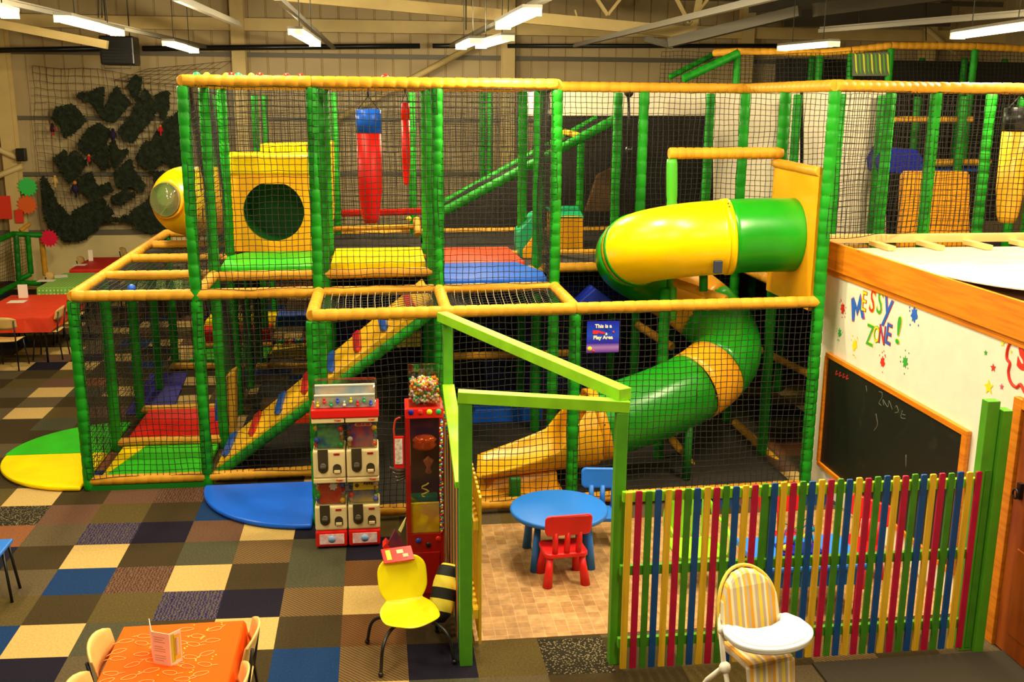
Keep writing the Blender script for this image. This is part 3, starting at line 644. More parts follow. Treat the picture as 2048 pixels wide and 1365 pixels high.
b = MB(); b.box((hc.x-.62, 4.075, hc.z+.47), (hc.x+.60, 5.0, hc.z+.70)); b.build('top_pad', M_TUBEY, cr, .02)
b = MB(); b.box((hc.x-.60, 4.16, hc.z-.50), (hc.x-.55, 5.0, hc.z+.47)); b.box((hc.x+.55, 4.16, hc.z-.50), (hc.x+.60, 5.0, hc.z+.47)); b.build('side_panel', M_TUBEO, cr)
b = MB(); b.tube([(hc.x, 4.13, hc.z), (hc.x, 5.0, hc.z)], .40, 32, cap=False); b.tube([(hc.x, 4.99, hc.z), (hc.x, 5.02, hc.z)], .41, 32); b.build('inner_tube', M_DGREEN, cr)
# bubble end of the crawl tunnel
c0 = at(374, 402, Y=5.2); R0 = .46
tn = empty('tunnel_bubble', c0); tag(tn, 'glossy yellow tunnel end with a clear bubble window beside the left cage', 'tunnel')
b = MB(); prof = [(1e-5, -R0)]+[(R0*math.sin(a), -R0*math.cos(a)) for a in [PI/2*k/10 for k in range(1, 11)]]+[(R0, .80)]
b.lathe(prof, c0, 28, axis='X'); b.build('shell', M_TUBEY, tn)
dn = V((-.42, -.88, .12)).normalized(); wc = c0+dn*R0*.93; a1 = dn.cross(V((0, 0, 1))).normalized(); a2 = a1.cross(dn)
b = MB(); b.tube([wc+(a1*math.cos(t)+a2*math.sin(t))*.235 for t in [2*PI*k/28 for k in range(29)]], .022, 8, cap=False); b.build('window_rim', M_TUBEO, tn)
b = MB(); n = 24
for R_, mm in ((.225, 0),):
    vs = [wc+dn*.02+(a1*math.cos(2*PI*k/n)+a2*math.sin(2*PI*k/n))*R_ for k in range(n)]+[wc+dn*.045+(a1*math.cos(2*PI*k/n)+a2*math.sin(2*PI*k/n))*R_ for k in range(n)]
    b.add(vs, [tuple(range(n)), tuple(range(2*n-1, n-1, -1))]+[(i, i+n, (i+1) % n+n, (i+1) % n) for i in range(n)])
b.build('liner', mat('smoky_liner', (.22, .19, .09), .25, col2=(.05, .22, .03), nscale=2.2), tn)
b = MB(); vs = []; fs = []
for i in range(7):
    a = PI/2*i/6
    for k in range(n): t = 2*PI*k/n; vs.append(wc+dn*(.045+.14*math.sin(a))+(a1*math.cos(t)+a2*math.sin(t))*max(.215*math.cos(a), .002))
for i in range(6):
    for k in range(n): fs.append((i*n+k, i*n+(k+1) % n, (i+1)*n+(k+1) % n, (i+1)*n+k))
b.add(vs, fs, 0, True); b.build('window', M_CLEAR, tn)

# climbing ramp
rp = empty('climbing_ramp', (.99, 1.62, 0)); tag(rp, 'yellow padded climbing ramp with red and blue grip bars rising to the right', 'ramp')
N0, N1, G0, G1 = V((1.04, 1.60, .14)), V((3.36, 1.60, 1.94)), V((1.04, 2.52, .14)), V((3.30, 2.52, 2.00))
b = MB(); dz = V((.045, 0, -.07)); vs = [N0, N1, G1, G0, N0+dz, N1+dz, G1+dz, G0+dz]
b.add(vs, [(0, 1, 2, 3), (7, 6, 5, 4), (0, 4, 5, 1), (1, 5, 6, 2), (2, 6, 7, 3), (3, 7, 4, 0)]); b.build('ramp_pad', mat('ramp_yellow_vinyl', (.95, .52, .012), .4, noise=.1, nscale=4), rp, .015)
for k in range(8):
    f = (k+.35)/8; p = N0.lerp(N1, f); q = G0.lerp(G1, f); dr = (N1-N0).normalized(); up = V((-dr.z, 0, dr.x))
    e0, e1 = p.lerp(q, .16), p.lerp(q, .88); hw = dr*.045; tip = p.lerp(q, .07)+dr*.0
    poly = [e0-hw, tip, e0+hw, e1+hw, e1-hw]; b = MB(); n = 5
    b.add([x+up*.004 for x in poly]+[x+up*.045 for x in poly], [tuple(range(n)), tuple(range(2*n-1, n-1, -1))]+[(i, i+n, (i+1) % n+n, (i+1) % n) for i in range(n)])
    b.build('grip_bar', [mat('grip_blue', (.005, .08, .45), .4), mat('grip_red', (.45, .004, .01), .4)][k % 2], rp, .006)
b = MB(); padded(b, at(432, 952, Y=1.56), at(862, 628, Y=1.56), .055, .13); b.build('ramp_rail', M_GREEN, rp)

# ---------------------------------------------------------------- tube slide
def catmull(P, n):
    P = [V(p) for p in P]; P = [P[0]*2-P[1]]+P+[P[-1]*2-P[-2]]; out = []
    for i in range(1, len(P)-2):
        for k in range(n):
            t = k/n; a, b_, c_, d_ = P[i-1:i+3]
            out.append(.5*((2*b_)+(c_-a)*t+(2*a-5*b_+4*c_-d_)*t*t+(3*b_-a-3*c_+d_)*t**3))
    out.append(P[-2]); return out
SP = [(7.22, 1.16, 2.64), (6.72, 1.16, 2.64), (6.34, 1.17, 2.62), (5.93, 1.28, 2.57), (5.62, 1.62, 2.45), (5.62, 2.08, 2.27), (5.98, 2.42, 2.02), (6.42, 2.42, 1.74), (6.72, 2.12, 1.46), (6.66, 1.68, 1.22), (6.30, 1.34, 1.03), (5.86, 1.16, .88), (5.35, 1.06, .74), (4.92, 1.02, .64)]
PT = catmull(SP, 6)
sl = empty('tube_slide', (5.9, 1.2, 0)); tag(sl, 'big spiral tube slide of green and yellow plastic sections', 'slide')
RT = .385
def seg(i0, i1, m, nm='tube_section', r=RT):
    b = MB(); b.tube(PT[int(i0*6):int(i1*6)+1], r, 32, cap=False); o = b.build(nm, m, sl)
    md = o.modifiers.new('thick', 'SOLIDIFY'); md.thickness = .012; md.offset = -1; return o
def collar(t, m=M_TUBEO, wd=1.0, r=RT+.012):
    k = int(t*6); q = PT[max(0, k-1):k+2]; a = q[0].lerp(q[-1], .5-.5*wd*.6); c_ = q[0].lerp(q[-1], .5+.5*wd*.6)
    b = MB(); b.tube([a, (a+c_)/2, c_], r, 32, cap=False); o = b.build('collar', m, sl); md = o.modifiers.new('thick', 'SOLIDIFY'); md.thickness = .03; md.offset = -1
seg(0, 1.9, M_TUBEG); seg(1.9, 4.4, M_TUBEY); seg(4.4, 6.2, M_TUBEG); seg(6.2, 7.6, M_TUBEO); seg(7.6, 9.8, M_TUBEG); seg(9.8, 10.35, M_TUBEO, r=RT+.004); seg(10.35, 12.83, M_TUBEG)
collar(1.9, M_TUBEY, .8); collar(4.33, M_TUBEG, .5); collar(12.8, M_TUBEO, 1.1)
b = MB()
for t, a in ((1.9, -1.0), (1.9, -2.0), (10.4, 0), (10.4, 1.1), (9.8, .5), (12.8, -.3)):
    i = int(t*6); d_ = (PT[i+1]-PT[i]).normalized(); s_ = d_.cross(V((0, 0, 1))).normalized(); u_ = s_.cross(d_)
    for sg in (1, -1):
        p = PT[i]+(s_*math.cos(a)*sg+u_*math.sin(a)*-1)*(RT+.014); b.sphere(p, .011, n=8)
b.build('bolts', M_STEEL, sl)
# grey clamp plate on the first collar
p = at(1437, 535, Y=.83); b = MB(); b.box((p.x-.055, .80, p.z-.06), (p.x+.035, .84, p.z+.07)); b.build('clamp', mat('slate_plate', (.02, .03, .06), .5), sl, .008)
# open chute at the bottom
def chute():
    b = MB(); n = 24; L = 18; vs = []; fs = []
    P0, P1 = V((5.05, 1.03, .655)), V((3.78, .93, .42))
    for i in range(L+1):
        s_ = i/L; c_ = P0.lerp(P1, s_); c_.z = .64-.16*s_
        a_max = math.radians(172*(1-min(1, s_*2.6)**.75)+ (100-48*s_)*(min(1, s_*2.6)**.75))
        for k in range(n+1):
            a = -a_max+2*a_max*k/n; vs.append((c_.x+.05*abs(math.sin(a))*s_, c_.y+math.sin(a)*RT*1.0, c_.z-math.cos(a)*RT*(1-.25*s_)))
    for i in range(L):
        for k in range(n): a = i*(n+1)+k; fs.append((a, a+1, a+n+2, a+n+1))
    b.add(vs, fs, 0, True); o = b.build('chute', mat('chute_amber', (.98, .50, .01), .28), sl)
    md = o.modifiers.new('thick', 'SOLIDIFY'); md.thickness = .03; md.offset = 0
chute()
b = MB(); b.box((3.75, .62, .008), (4.65, 1.25, .09)); b.add([(3.85, .7, .09), (4.6, .7, .09), (4.6, 1.2, .09), (3.85, 1.2, .09), (3.95, .75, .2), (4.6, .75, .26), (4.6, 1.15, .26), (3.95, 1.15, .2)], [(0, 1, 5, 4), (1, 2, 6, 5), (2, 3, 7, 6), (3, 0, 4, 7), (4, 5, 6, 7)])
b.build('chute_base', M_TUBEO, sl, .015)
b = MB(); b.box((4.08, .56, .01), (4.2, .63, .28)); tag(b.build('knee_pad', M_DGREEN, sl, .02), 'green pad')
# yellow board the slide is fixed to
pn = holed('mounting_panel', lambda u, v, d: V((7.12+d, 1.16+u, 2.64+v)), -.56, .62, -.70, .66, .37, M_TUBEO, .05, None, sl)
b = MB(); padded(b, (7.13, .60, 3.33), (7.13, 1.80, 3.35), .05, .6); b.build('panel_roll', M_YEL, sl)
b = MB(); b.tube([(6.05, .98, 0.02), (6.05, .98, .70)], .045, 10); b.tube([(5.4, 1.3, .02), (5.4, 1.3, .45)], .045, 10); b.build('support_leg', M_DGREEN, sl)

# ---------------------------------------------------------------- punch bags
def bag(px, yt, yb_, w_px, yy, mats, label, topfrac=.2):
    A, B = at(px, yt, Y=yy), at(px, yb_, Y=yy); r = (at(px+w_px/2, (yt+yb_)/2, Y=yy)-at(px-w_px/2, (yt+yb_)/2, Y=yy)).length/2; h = A.z-B.z
    t = empty('punch_bag', B); tag(t, label, 'punch bag')
    b = MB(); b.lathe([(1e-4, 0), (r*.55, 0), (r*.72, h*.06), (r*.97, h*.30), (r, h*(1-topfrac))], B, 20); b.build('bag_body', mats[0], t)
    b = MB(); b.lathe([(r*1.01, h*(1-topfrac)), (r*1.01, h), (r*.6, h+.01), (1e-4, h+.01)], B, 20); b.build('bag_collar', mats[1], t)
    b = MB(); top = V((B.x, yy, 4.12))
    for s in (-1, 1): b.bar(B+V((s*r*.85, 0, h)), B+V((0, 0, h+.14)), .03, .008)
    b.tube([B+V((0, 0, h+.13)), top], .009, 6); b.build('strap', M_BLACK, t)
bag(742, 220, 446, 50, 2.25, (M_RMAT, M_BMAT), 'large red punch bag with a blue band hanging over the yellow mat')
bag(813, 207, 370, 17, 4.0, (M_RMAT, M_RMAT), 'thin red punch bag hanging deeper in the cage')
bag(2013, 216, 445, 52, 1.3, (mat('amber_vinyl', (.9, .45, .02), .4), M_BLACK), 'amber punch bag with a black band at the right edge')
rail((2.2, 2.25, Z2), (3.44, 2.3, Z2), r=.045); rail((8.4, 1.3, Z2), (9.7, 1.35, Z2), r=.045)
b = MB(); q = at(1258, 180, Y=3.5); b.tube([at(1256, 180, Y=3.5), at(1258, 240, Y=3.5), at(1256, 300, Y=3.5)], .02, 6); b.sphere(at(1258, 185, Y=3.5), .06); b.sphere(at(1258, 300, Y=3.5), .05)
tag(b.build('climbing_rope', M_BLACK), 'black knotted rope hanging behind the netting right of the middle', 'rope')
rail((5.9, 3.45, Z2), (7.2, 3.5, Z2), r=.045)

# loose balls
def ball(p, r, m, label, group=None): b = MB(); b.sphere((0, 0, 0), r, n=16); o = b.build('plastic_ball', m); o.location = p; return tag(o, label, 'ball', group)
BM = {'r': mat('ball_red', (.8, .02, .01), .3), 'y': mat('ball_yellow', (.95, .75, .02), .3), 'g': mat('ball_green', (.02, .45, .15), .3), 'b': mat('ball_blue', (.01, .10, .75), .3)}
ball(at(263, 577, Y=1.62), .042, BM['b'], 'blue plastic ball resting on the netting by the left cage rail')
ball(at(818, 438, Y=5.0), .037, BM['y'], 'yellow plastic ball caught behind the punch bag')
for k, (x, c_) in enumerate(((394, 'g'), (414, 'y'), (453, 'y'), (463, 'r'), (477, 'g'), (503, 'y'), (520, 'r'), (573, 'r'), (602, 'r'), (770, 'r'))):
    p = at(x, 158, Y=1.75 + (k % 3)*.1); p.z = 4.17+.036
    nm = {394: 'green ball on the top rail nearest the left corner', 414: 'yellow ball on the top rail right of the corner green one', 453: 'second yellow ball along the top rail', 463: 'red ball touching the second yellow one on the top rail', 477: 'second green ball on the top rail', 503: 'last yellow ball on the top rail', 520: 'red ball beside the last yellow one on the top rail', 573: 'lone red ball in mid span of the top rail', 602: 'red ball above the second tall post', 770: 'red ball on the top net above the punch bag'}[x]
    ball(p, .036, BM[c_], nm, 'balls on the top of the netting cage')

# ---------------------------------------------------------------- poster on the front netting
A, B = at(1174, 643, Y=.34), at(1239, 643, Y=.34); C_, D_ = at(1239, 706, Y=.34), at(1174, 706, Y=.34)
A = V((A.x, .34, A.z)); wd, hg = B.x-A.x, A.z-D_.z; pc = V((A.x+wd/2, .325, A.z-hg/2))
ps = empty('poster', (pc.x, .335, pc.z-hg/2)); tag(ps, 'blue poster with white lettering tied to the front netting', 'poster')
m = bpy.data.materials.new('poster_blue'); m.use_nodes = True; nt = m.node_tree; bb = nt.nodes['Principled BSDF']; bb.inputs['Roughness'].default_value = .4
tc = nt.nodes.new('ShaderNodeTexCoord'); sx = nt.nodes.new('ShaderNodeSeparateXYZ'); r = nt.nodes.new('ShaderNodeValToRGB'); nt.links.new(tc.outputs['Generated'], sx.inputs[0]); nt.links.new(sx.outputs[2], r.inputs[0]); nt.links.new(r.outputs[0], bb.inputs['Base Color'])
r.color_ramp.elements[0].color = (.08, .01, .30, 1); r.color_ramp.elements[1].color = (.004, .01, .42, 1); e_ = r.color_ramp.elements.new(.17); e_.color = (.35, .18, .55, 1); e_ = r.color_ramp.elements.new(.30); e_.color = (.02, .01, .40, 1); e_ = r.color_ramp.elements.new(.55); e_.color = (.01, .06, .60, 1)
b = MB(); b.box((pc.x-wd/2, .333, pc.z-hg/2), (pc.x+wd/2, .338, pc.z+hg/2)); b.build('sheet', m, ps)
MW, MRr = mat('poster_white', (.92, .86, .66), .5), mat('poster_red', (.75, .02, .03), .5)
R_, U_ = (1, 0, 0), (0, 0, 1)
put_text('lettering', 'This is a', .050, (pc.x-.0, .330, pc.z+hg*.34), R_, U_, MW, ps, .0015)
put_text('lettering', 'Play Area', .050, (pc.x, .330, pc.z-hg*.02), R_, U_, MW, ps, .0015)
put_text('lettering', '&', .032, (pc.x+wd*.1, .330, pc.z+hg*.09), R_, U_, MW, ps, .001)
b = MB(); b.box((pc.x-wd*.32, .328, pc.z+hg*.10), (pc.x-wd*.16, .332, pc.z+hg*.21))
for k in range(5): x = pc.x-wd*.15+k*wd*.042; b.box((x, .328, pc.z+hg*(.12-.008*k)), (x+wd*.034, .332, pc.z+hg*(.20-.012*k)))
b.build('emblem', MRr, ps)
b = MB(); b.lathe([(1e-4, 0), (.022, 0), (.022, .003), (1e-4, .003)], (pc.x-wd*.40, .329, pc.z-hg*.37), 16, axis='Y'); b.build('printed_ball', BM['y'], ps)
b = MB(); b.lathe([(1e-4, 0), (.012, 0), (.012, .003), (1e-4, .003)], (pc.x-wd*.28, .329, pc.z-hg*.44), 12, axis='Y'); b.lathe([(1e-4, 0), (.010, 0), (.010, .003), (1e-4, .003)], (pc.x+wd*.32, .329, pc.z+hg*.15), 12, axis='Y'); b.build('printed_dot', MRr, ps)
b = MB()
for k in range(5): b.add([(pc.x+wd*.05, .331, pc.z+hg*.2), (pc.x+wd*(.05+.05*k), .331, pc.z+hg*(.30-.04*k)), (pc.x+wd*(.06+.05*k), .331, pc.z+hg*(.29-.04*k))], [(0, 1, 2)])
b.build('printed_rays', M_BLACK, ps)

# ---------------------------------------------------------------- lime gate frame and picket fences
gf = empty('timber_gateway', (3.45, -2.37, 0)); tag(gf, 'lime green timber door frame with a slanting top beam', 'gateway')
T1, T2, T3 = at(930, 792, Y=-2.37), at(1243, 812, Y=-2.47), at(895, 634, Y=.10)
LX, RX, BX = T1.x, T2.x, T3.x
b = MB(); b.box((LX-.045, -2.42, 0), (LX+.045, -2.33, T1.z-.04)); b.build('post', M_LIMED, gf, .004)
b = MB(); b.box((RX-.04, -2.52, 0), (RX+.04, -2.44, T2.z-.04)); b.build('post', M_LIMED, gf, .004)
b = MB(); b.box((BX-.045, .06, 0), (BX+.045, .14, T3.z-.04)); b.build('post', M_LIMED, gf, .004)
b = MB(); b.bar((LX-.05, -2.375, T1.z), (RX+.05, -2.48, T2.z), .09, .08); b.build('beam', M_LIME, gf, .004)
b = MB(); b.bar((BX-.05, .13, T3.z), (RX+.02, -2.49, T2.z+.085), .10, .085); b.build('beam', M_LIME, gf, .004)
b = MB(); b.bar((BX, .05, 1.40), (LX-.01, -2.28, 1.34), .11, .05); b.build('side_rail', M_LIME, gf, .004)
PM = [M_PY, M_PR, M_PG, M_PB]
def picket(b, p, dirv, h, wd=.045, th=.018):
    p = V(p); d_ = V(dirv).normalized(); n = d_.cross(V((0, 0, 1)))
    prof = [(-wd/2, .0), (wd/2, .0), (wd/2, h-.006), (wd/2-.006, h), (-wd/2+.006, h), (-wd/2, h-.006)]
    b.prism(prof, lambda u, v: p+d_*u+V((0, 0, v))+n*th/2, lambda u, v: p+d_*u+V((0, 0, v))-n*th/2)
pf = empty('picket_fence', (4.6, -2.62, 0)); tag(pf, 'long picket fence painted yellow, crimson, green and blue before the hut', 'fence')
A = at(1259, 985, Y=-2.62); B = at(1977, 941, Y=-2.62)
for k in range(39):
    f = k/38; x = A.x+(B.x-A.x)*f; z = A.z+(B.z-A.z)*f
    b = MB(); picket(b, (x+random.uniform(-.002, .002), -2.62, .03), (1, .012*random.uniform(-1, 1), 0), z-.03+random.uniform(-.006, .006)); b.build('picket', PM[k % 4], pf)
for z in (.22, .78, 1.33):
    b = MB(); b.box((A.x-.04, -2.607, z-.035), (B.x+.02, -2.57, z+.035)); b.build('rail', M_LIMED if z < 1 else M_LIME, pf)
for x, h in ((5.55, 1.33),):
    b = MB(); b.box((x-.035, -2.57, 0), (x+.035, -2.50, h)); b.build('post', M_LIMED, pf)
g2 = empty('picket_fence', (3.42, -1.1, 0)); tag(g2, 'picket fence seen nearly edge on beside the red vending machine', 'fence')
for k in range(27):
    y = -2.22+k*.083; b = MB(); picket(b, (LX-.03, y, .03), (0, 1, 0), 1.27); b.build('picket', [M_PY, M_PR, M_PG, M_PB][(k+2) % 4], g2)
for z in (.25, 1.12):
    b = MB(); b.box((LX-.018, -2.24, z-.035), (LX+.015, .03, z+.035)); b.build('rail', M_PY, g2)
# open gate leaf folded back inside the opening
g3 = empty('gate_leaf', (3.52, -1.2, 0)); tag(g3, 'open picket gate leaf of bare yellow pine folded against the side fence', 'gate')
for k in range(9):
    b = MB(); picket(b, (LX+.12, -2.2+k*.095, .06), (0, 1, 0), 1.16, .05); b.build('picket', M_PY, g3)
for z in (.3, 1.0):
    b = MB(); b.box((LX+.07, -2.22, z-.035), (LX+.108, -1.40, z+.035)); b.build('rail', M_PY, g3)
cp = empty('corner_post', (7.2, -2.75, 0)); tag(cp, 'green corner post at the right end of the picket fence', 'post')
p = at(1987, 802, Y=-2.60); b = MB(); b.box((p.x-.05, -2.62, 0), (p.x+.045, -2.54, p.z)); b.build('timber', M_LIMED, cp, .004)
b = MB(); b.box((p.x+.05, -2.66, 0), (p.x+.12, -2.56, p.z-.06)); b.build('timber', M_LIMED, cp, .004)

# ---------------------------------------------------------------- messy play hut
HX = 7.42; HY0, HY1 = .93, -4.3
hut = empty('play_hut', (HX, 0, 0)); tag(hut, 'white boarded play hut with orange timber fascia and MESSY ZONE lettering', 'hut')
b = MB(); b.box((HX, HY1, 0), (HX+.03, HY0, 2.36)); b.build('wall_panel', M_WALLW, hut)
b = MB(); b.box((HX+.03, HY0-.03, 0), (14.5, HY0, 2.36)); b.build('wall_panel', M_WALLW, hut)
b = MB(); b.box((HX-.012, HY0-.04, 0), (HX+.0, HY0+.01, 2.36)); b.build('corner_trim', M_WHITE, hut)
b = MB(); b.box((HX-.055, HY1, 2.34), (HX-.022, HY0+.05, 2.62)); b.build('fascia_board', M_ORW, hut, .003)
b = MB(); b.box((HX-.022, HY1, 2.28), (HX+.0, HY0+.03, 2.36)); b.build('fascia_trim', M_ORW, hut, .002)
b = MB(); b.box((HX-.08, HY0+.02, 2.575), (14.5, HY0+.11, 2.66)); b.build('ledge_board', M_YEL if 0 else mat('pale_pine', (.95, .62, .22), .5), hut, .004)
b = MB(); b.box((HX-.02, HY1, 2.52), (14.5, HY0-.16, 2.55)); b.build('roof_board', M_RAWW, hut)
for k in range(7):
    b = MB(); b.box((HX+.45+k*.52, HY0-.4, 2.555), (HX+.53+k*.52, HY0+.02, 2.60)); b.build('joist_end', mat('pale_pine', (.95, .62, .22), .5), hut)
# loose curling sheet on the roof
b = MB(); vs = []; fs = []; n = 10
for i in range(n+1):
    for j in range(2):
        s_ = i/n; vs.append((HX-.04+j*4.0, -.75-1.75*s_, 2.60+.10*(s_**2)*(1-j*.5)+.015))
        vs.append((HX-.04+j*4.0, -.75-1.75*s_, 2.592+.10*(s_**2)*(1-j*.5)+.015))
for i in range(n): a = i*4; fs += [(a, a+2, a+6, a+4), (a+1, a+5, a+7, a+3), (a, a+4, a+5, a+1), (a+2, a+3, a+7, a+6)]
fs += [(0, 1, 3, 2), (4*n, 4*n+2, 4*n+3, 4*n+1)]
b.add(vs, fs); tag(b.build('plywood_sheet', M_RAWW), 'thin pale sheet curling up on the hut roof', 'board')
b = MB(); b.bar((HX+.15, -2.42, 2.60), (11, -2.42, 2.60), .03, .03); tag(b.build('roof_batten', M_LIMED), 'thin green batten lying across the hut roof', 'batten')
# lettering: each letter its own colour with an outline of another
def hl(px, py): q = at(px, py, X=HX-.004); return V((HX-.004, q.y, q.z))
LR, LU = (0, -1, 0), (0, 0, 1)
C4 = {'b': mat('paint_blue', (.02, .14, .75), .6), 'y': mat('paint_yellow', (.95, .80, .01), .6), 'r': mat('paint_red', (.80, .03, .012), .6), 'g': mat('paint_green', (.04, .45, .05), .6), 'p': mat('paint_pink_red', (.75, .10, .20), .6)}
for ch, px, py, sz, c1, c2, ro, sx_ in (('E', 1728, 605, .27, 'y', 'r', 0, .8), ('S', 1745, 605, .31, 'r', 'y', -.08, .8), ('S', 1760, 608, .31, 'g', 'y', -.1, .8), ('y', 1777, 611, .40, 'b', 'p', -.12, .9),
                                        ('Z', 1740, 673, .29, 'g', 'y', .0, .75), ('O', 1753, 671, .22, 'y', 'g', 0, .7), ('N', 1764, 672, .25, 'r', 'b', 0, .7), ('E', 1777, 671, .28, 'b', 'r', -.05, .8), ('!', 1797, 664, .36, 'g', 'y', -.05, 1.4)):
    p = hl(px, py); put_text('lettering', ch, sz, p, LR, LU, C4[c2], hut, .0055, .001, ro, sx_)
    put_text('lettering', ch, sz, p+V((-.003, 0, 0)), LR, LU, C4[c1], hut, .0, .001, ro, sx_)
mp_ = hl(1716, 614); MP = [(-.62, .22), (-.42, .34), (-.06, -.06), (.10, .62), (.62, -.40), (.42, -.46), (.16, .02), (.0, -.42), (-.24, -.04), (-.22, -.72), (-.40, -.74)]
for q_, m_, k_ in ((1.10, C4['p'], .001), (1.0, C4['b'], .0035)):
    b = MB(); cx_, cz_ = -.06, -.06
    b.prism([((x-cx_)*q_+cx_, (z-cz_)*q_+cz_) for x, z in MP], lambda u, v: mp_+V((-k_, -u*.235, v*.205)), lambda u, v: mp_+V((0, -u*.235, v*.205))); b.build('lettering', m_, hut)
def splat(px, py, r, m):
    c_ = hl(px, py); rr = random.Random(px); n = 22; b = MB(); pts = []
    for k in range(n): a = 2*PI*k/n; q = r*(.55+.5*rr.random() if k % 3 else 1.15); pts.append((c_.x, c_.y-q*math.cos(a)*.8, c_.z+q*math.sin(a)))
    b.add([tuple(c_)]+pts, [(0, k+1, (k+1) % n+1) for k in range(n)])
    for k in range(7):
        a = rr.uniform(0, 2*PI); q = r*rr.uniform(1.5, 2.1); e = r*.13; y_, z_ = c_.y-q*math.cos(a)*.8, c_.z+q*math.sin(a)
        b.add([(c_.x, y_-e, z_), (c_.x, y_, z_-e*1.6), (c_.x, y_+e, z_), (c_.x, y_, z_+e*1.6)], [(0, 1, 2, 3)])
    b.build('paint_splat', m, hut)
for px, py, r, c_ in ((1685, 618, .055, 'r'), (1828, 630, .065, 'b'), (1679, 666, .045, 'g'), (1709, 691, .06, 'y'), (1765, 724, .05, 'r'), (1810, 724, .055, 'g')): splat(px, py, r, C4[c_])
def star(px, py, r, m, rot=.2):
    c_ = hl(px, py); b = MB(); pts = [(c_.x, c_.y-(r if k % 2 == 0 else r*.42)*math.cos(PI/2+rot+PI*k/5), c_.z+(r if k % 2 == 0 else r*.42)*math.sin(PI/2+rot+PI*k/5)) for k in range(10)]
    b.add([tuple(c_)]+pts, [(0, k+1, (k+1) % 10+1) for k in range(10)]); b.build('painted_star', m, hut)
for px, py, r, c_ in ((1977, 775, .065, 'y'), (1986, 736, .038, 'r'), (1971, 706, .026, 'g'), (2005, 687, .03, 'y'), (2003, 774, .028, 'p'), (2022, 704, .018, 'y')): star(px, py, r, C4[c_])
b = MB(); pts = [hl(x, y) for x, y in ((2034, 672), (2022, 684), (2015, 700), (2014, 718), (2020, 727), (2017, 742), (2019, 758), (2025, 770), (2034, 775), (2041, 769), (2048, 782), (2060, 800), (2080, 810))]
b.tube(catmull(pts, 3), .012, 6); b.build('cloud_outline', C4['r'], hut)
put_text('lettering', 'S', .26, hl(2046, 716), LR, LU, C4['r'], hut, .012)
# hut door
DP = at(2000, 790, X=HX-.03); DF = HX-.05
b = MB(); b.box((DF, -2.56, 0), (HX-.002, -2.46, 1.93)); b.box((DF, -3.55, 1.86), (HX-.002, -2.56, 1.95)); b.build('door_frame', M_ORW, hut, .004)
dr = MB(); dr.box((DF+.02, -3.5, .01), (HX-.003, -2.57, 1.86)); dob = dr.build('door', M_DOORW, hut, .004)
for (y0, y1, z0, z1) in ((-3.38, -3.08, .18, .85), (-2.98, -2.70, .18, .85), (-3.38, -3.08, 1.05, 1.72), (-2.98, -2.70, 1.05, 1.72)):
    b = MB(); b.box((DF+.008, y0, z0), (DF+.021, y1, z1)); o = b.build('door_panel', M_DOORW, dob, .01); o.matrix_parent_inverse = Matrix.Identity(4); o.location = (0, 0, 0)
hp = at(2040, 975, X=DF); b = MB(); b.box((DF-.012, hp.y-.02, hp.z-.09), (DF+.018, hp.y+.02, hp.z+.03)); b.tube([V((DF-.03, hp.y+.03*math.cos(t), hp.z-.05+.035*math.sin(t))) for t in [2*PI*k/14 for k in range(15)]], .008, 6, cap=False)
o = b.build('door_handle', M_BLACK, dob)
# chalkboard
cb = empty('chalkboard', (HX, -.6, .3)); tag(cb, 'large black chalkboard in an orange timber frame on the hut wall', 'chalkboard')
cy0, cy1, cz0, cz1 = .66, -1.86, .30, 1.44
m = bpy.data.materials.new('chalky_black'); m.use_nodes = True; nt = m.node_tree; bb = nt.nodes['Principled BSDF']; bb.inputs['Roughness'].default_value = .55
tc = nt.nodes.new('ShaderNodeTexCoord'); nn = nt.nodes.new('ShaderNodeTexNoise'); nn.inputs['Scale'].default_value = 3; nn.inputs['Detail'].default_value = 7; nn.inputs['Distortion'].default_value = 1.5
r = nt.nodes.new('ShaderNodeValToRGB'); r.color_ramp.elements[0].color = (.004, .006, .004, 1); r.color_ramp.elements[1].color = (.035, .038, .026, 1); r.color_ramp.elements[0].position = .62; r.color_ramp.elements[1].position = .9
nt.links.new(tc.outputs['Object'], nn.inputs[0]); nt.links.new(nn.outputs[0], r.inputs[0]); nt.links.new(r.outputs[0], bb.inputs['Base Color'])
b = MB(); b.box((HX-.02, cy1, cz0), (HX-.004, cy0, cz1)); b.build('writing_surface', m, cb)
b = MB(); b.box((HX-.045, cy1-.07, cz1), (HX-.004, cy0+.03, cz1+.045)); b.box((HX-.045, cy1-.07, cz0-.045), (HX-.004, cy0+.03, cz0)); b.box((HX-.045, cy1-.07, cz0), (HX-.004, cy1, cz1)); b.box((HX-.045, cy0, cz0), (HX-.004, cy0+.045, cz1)); b.build('frame', M_ORW, cb, .003)
MC = mat('chalk_grey', (.16, .17, .13), .9); MCR = mat('chalk_red', (.45, .03, .02), .9)
def chalk(pts, m, r_=.0035): b = MB(); b.tube(catmull([at(x, y, X=HX-.022) for x, y in pts], 4), r_, 5); b.build('chalk_mark', m, cb)
chalk([(1758, 784), (1764, 786), (1764, 796), (1758, 806), (1763, 812)], MC); chalk([(1768, 812), (1766, 800), (1776, 815), (1778, 802), (1785, 820)], MC); chalk([(1790, 817), (1793, 812), (1797, 824), (1790, 826)], MC)
chalk([(1805, 822), (1802, 835), (1811, 838)], MC); chalk([(1804, 829), (1811, 831)], MC); chalk([(1732, 772), (1734, 784)], MC); chalk([(1752, 828), (1755, 850), (1748, 862)], MC); chalk([(1812, 910), (1812, 935)], MC)
for k in range(4): chalk([(1674+k*7, 742+k*3), (1672+k*7, 750+k*3), (1676+k*7, 748+k*3)], MCR, .008)
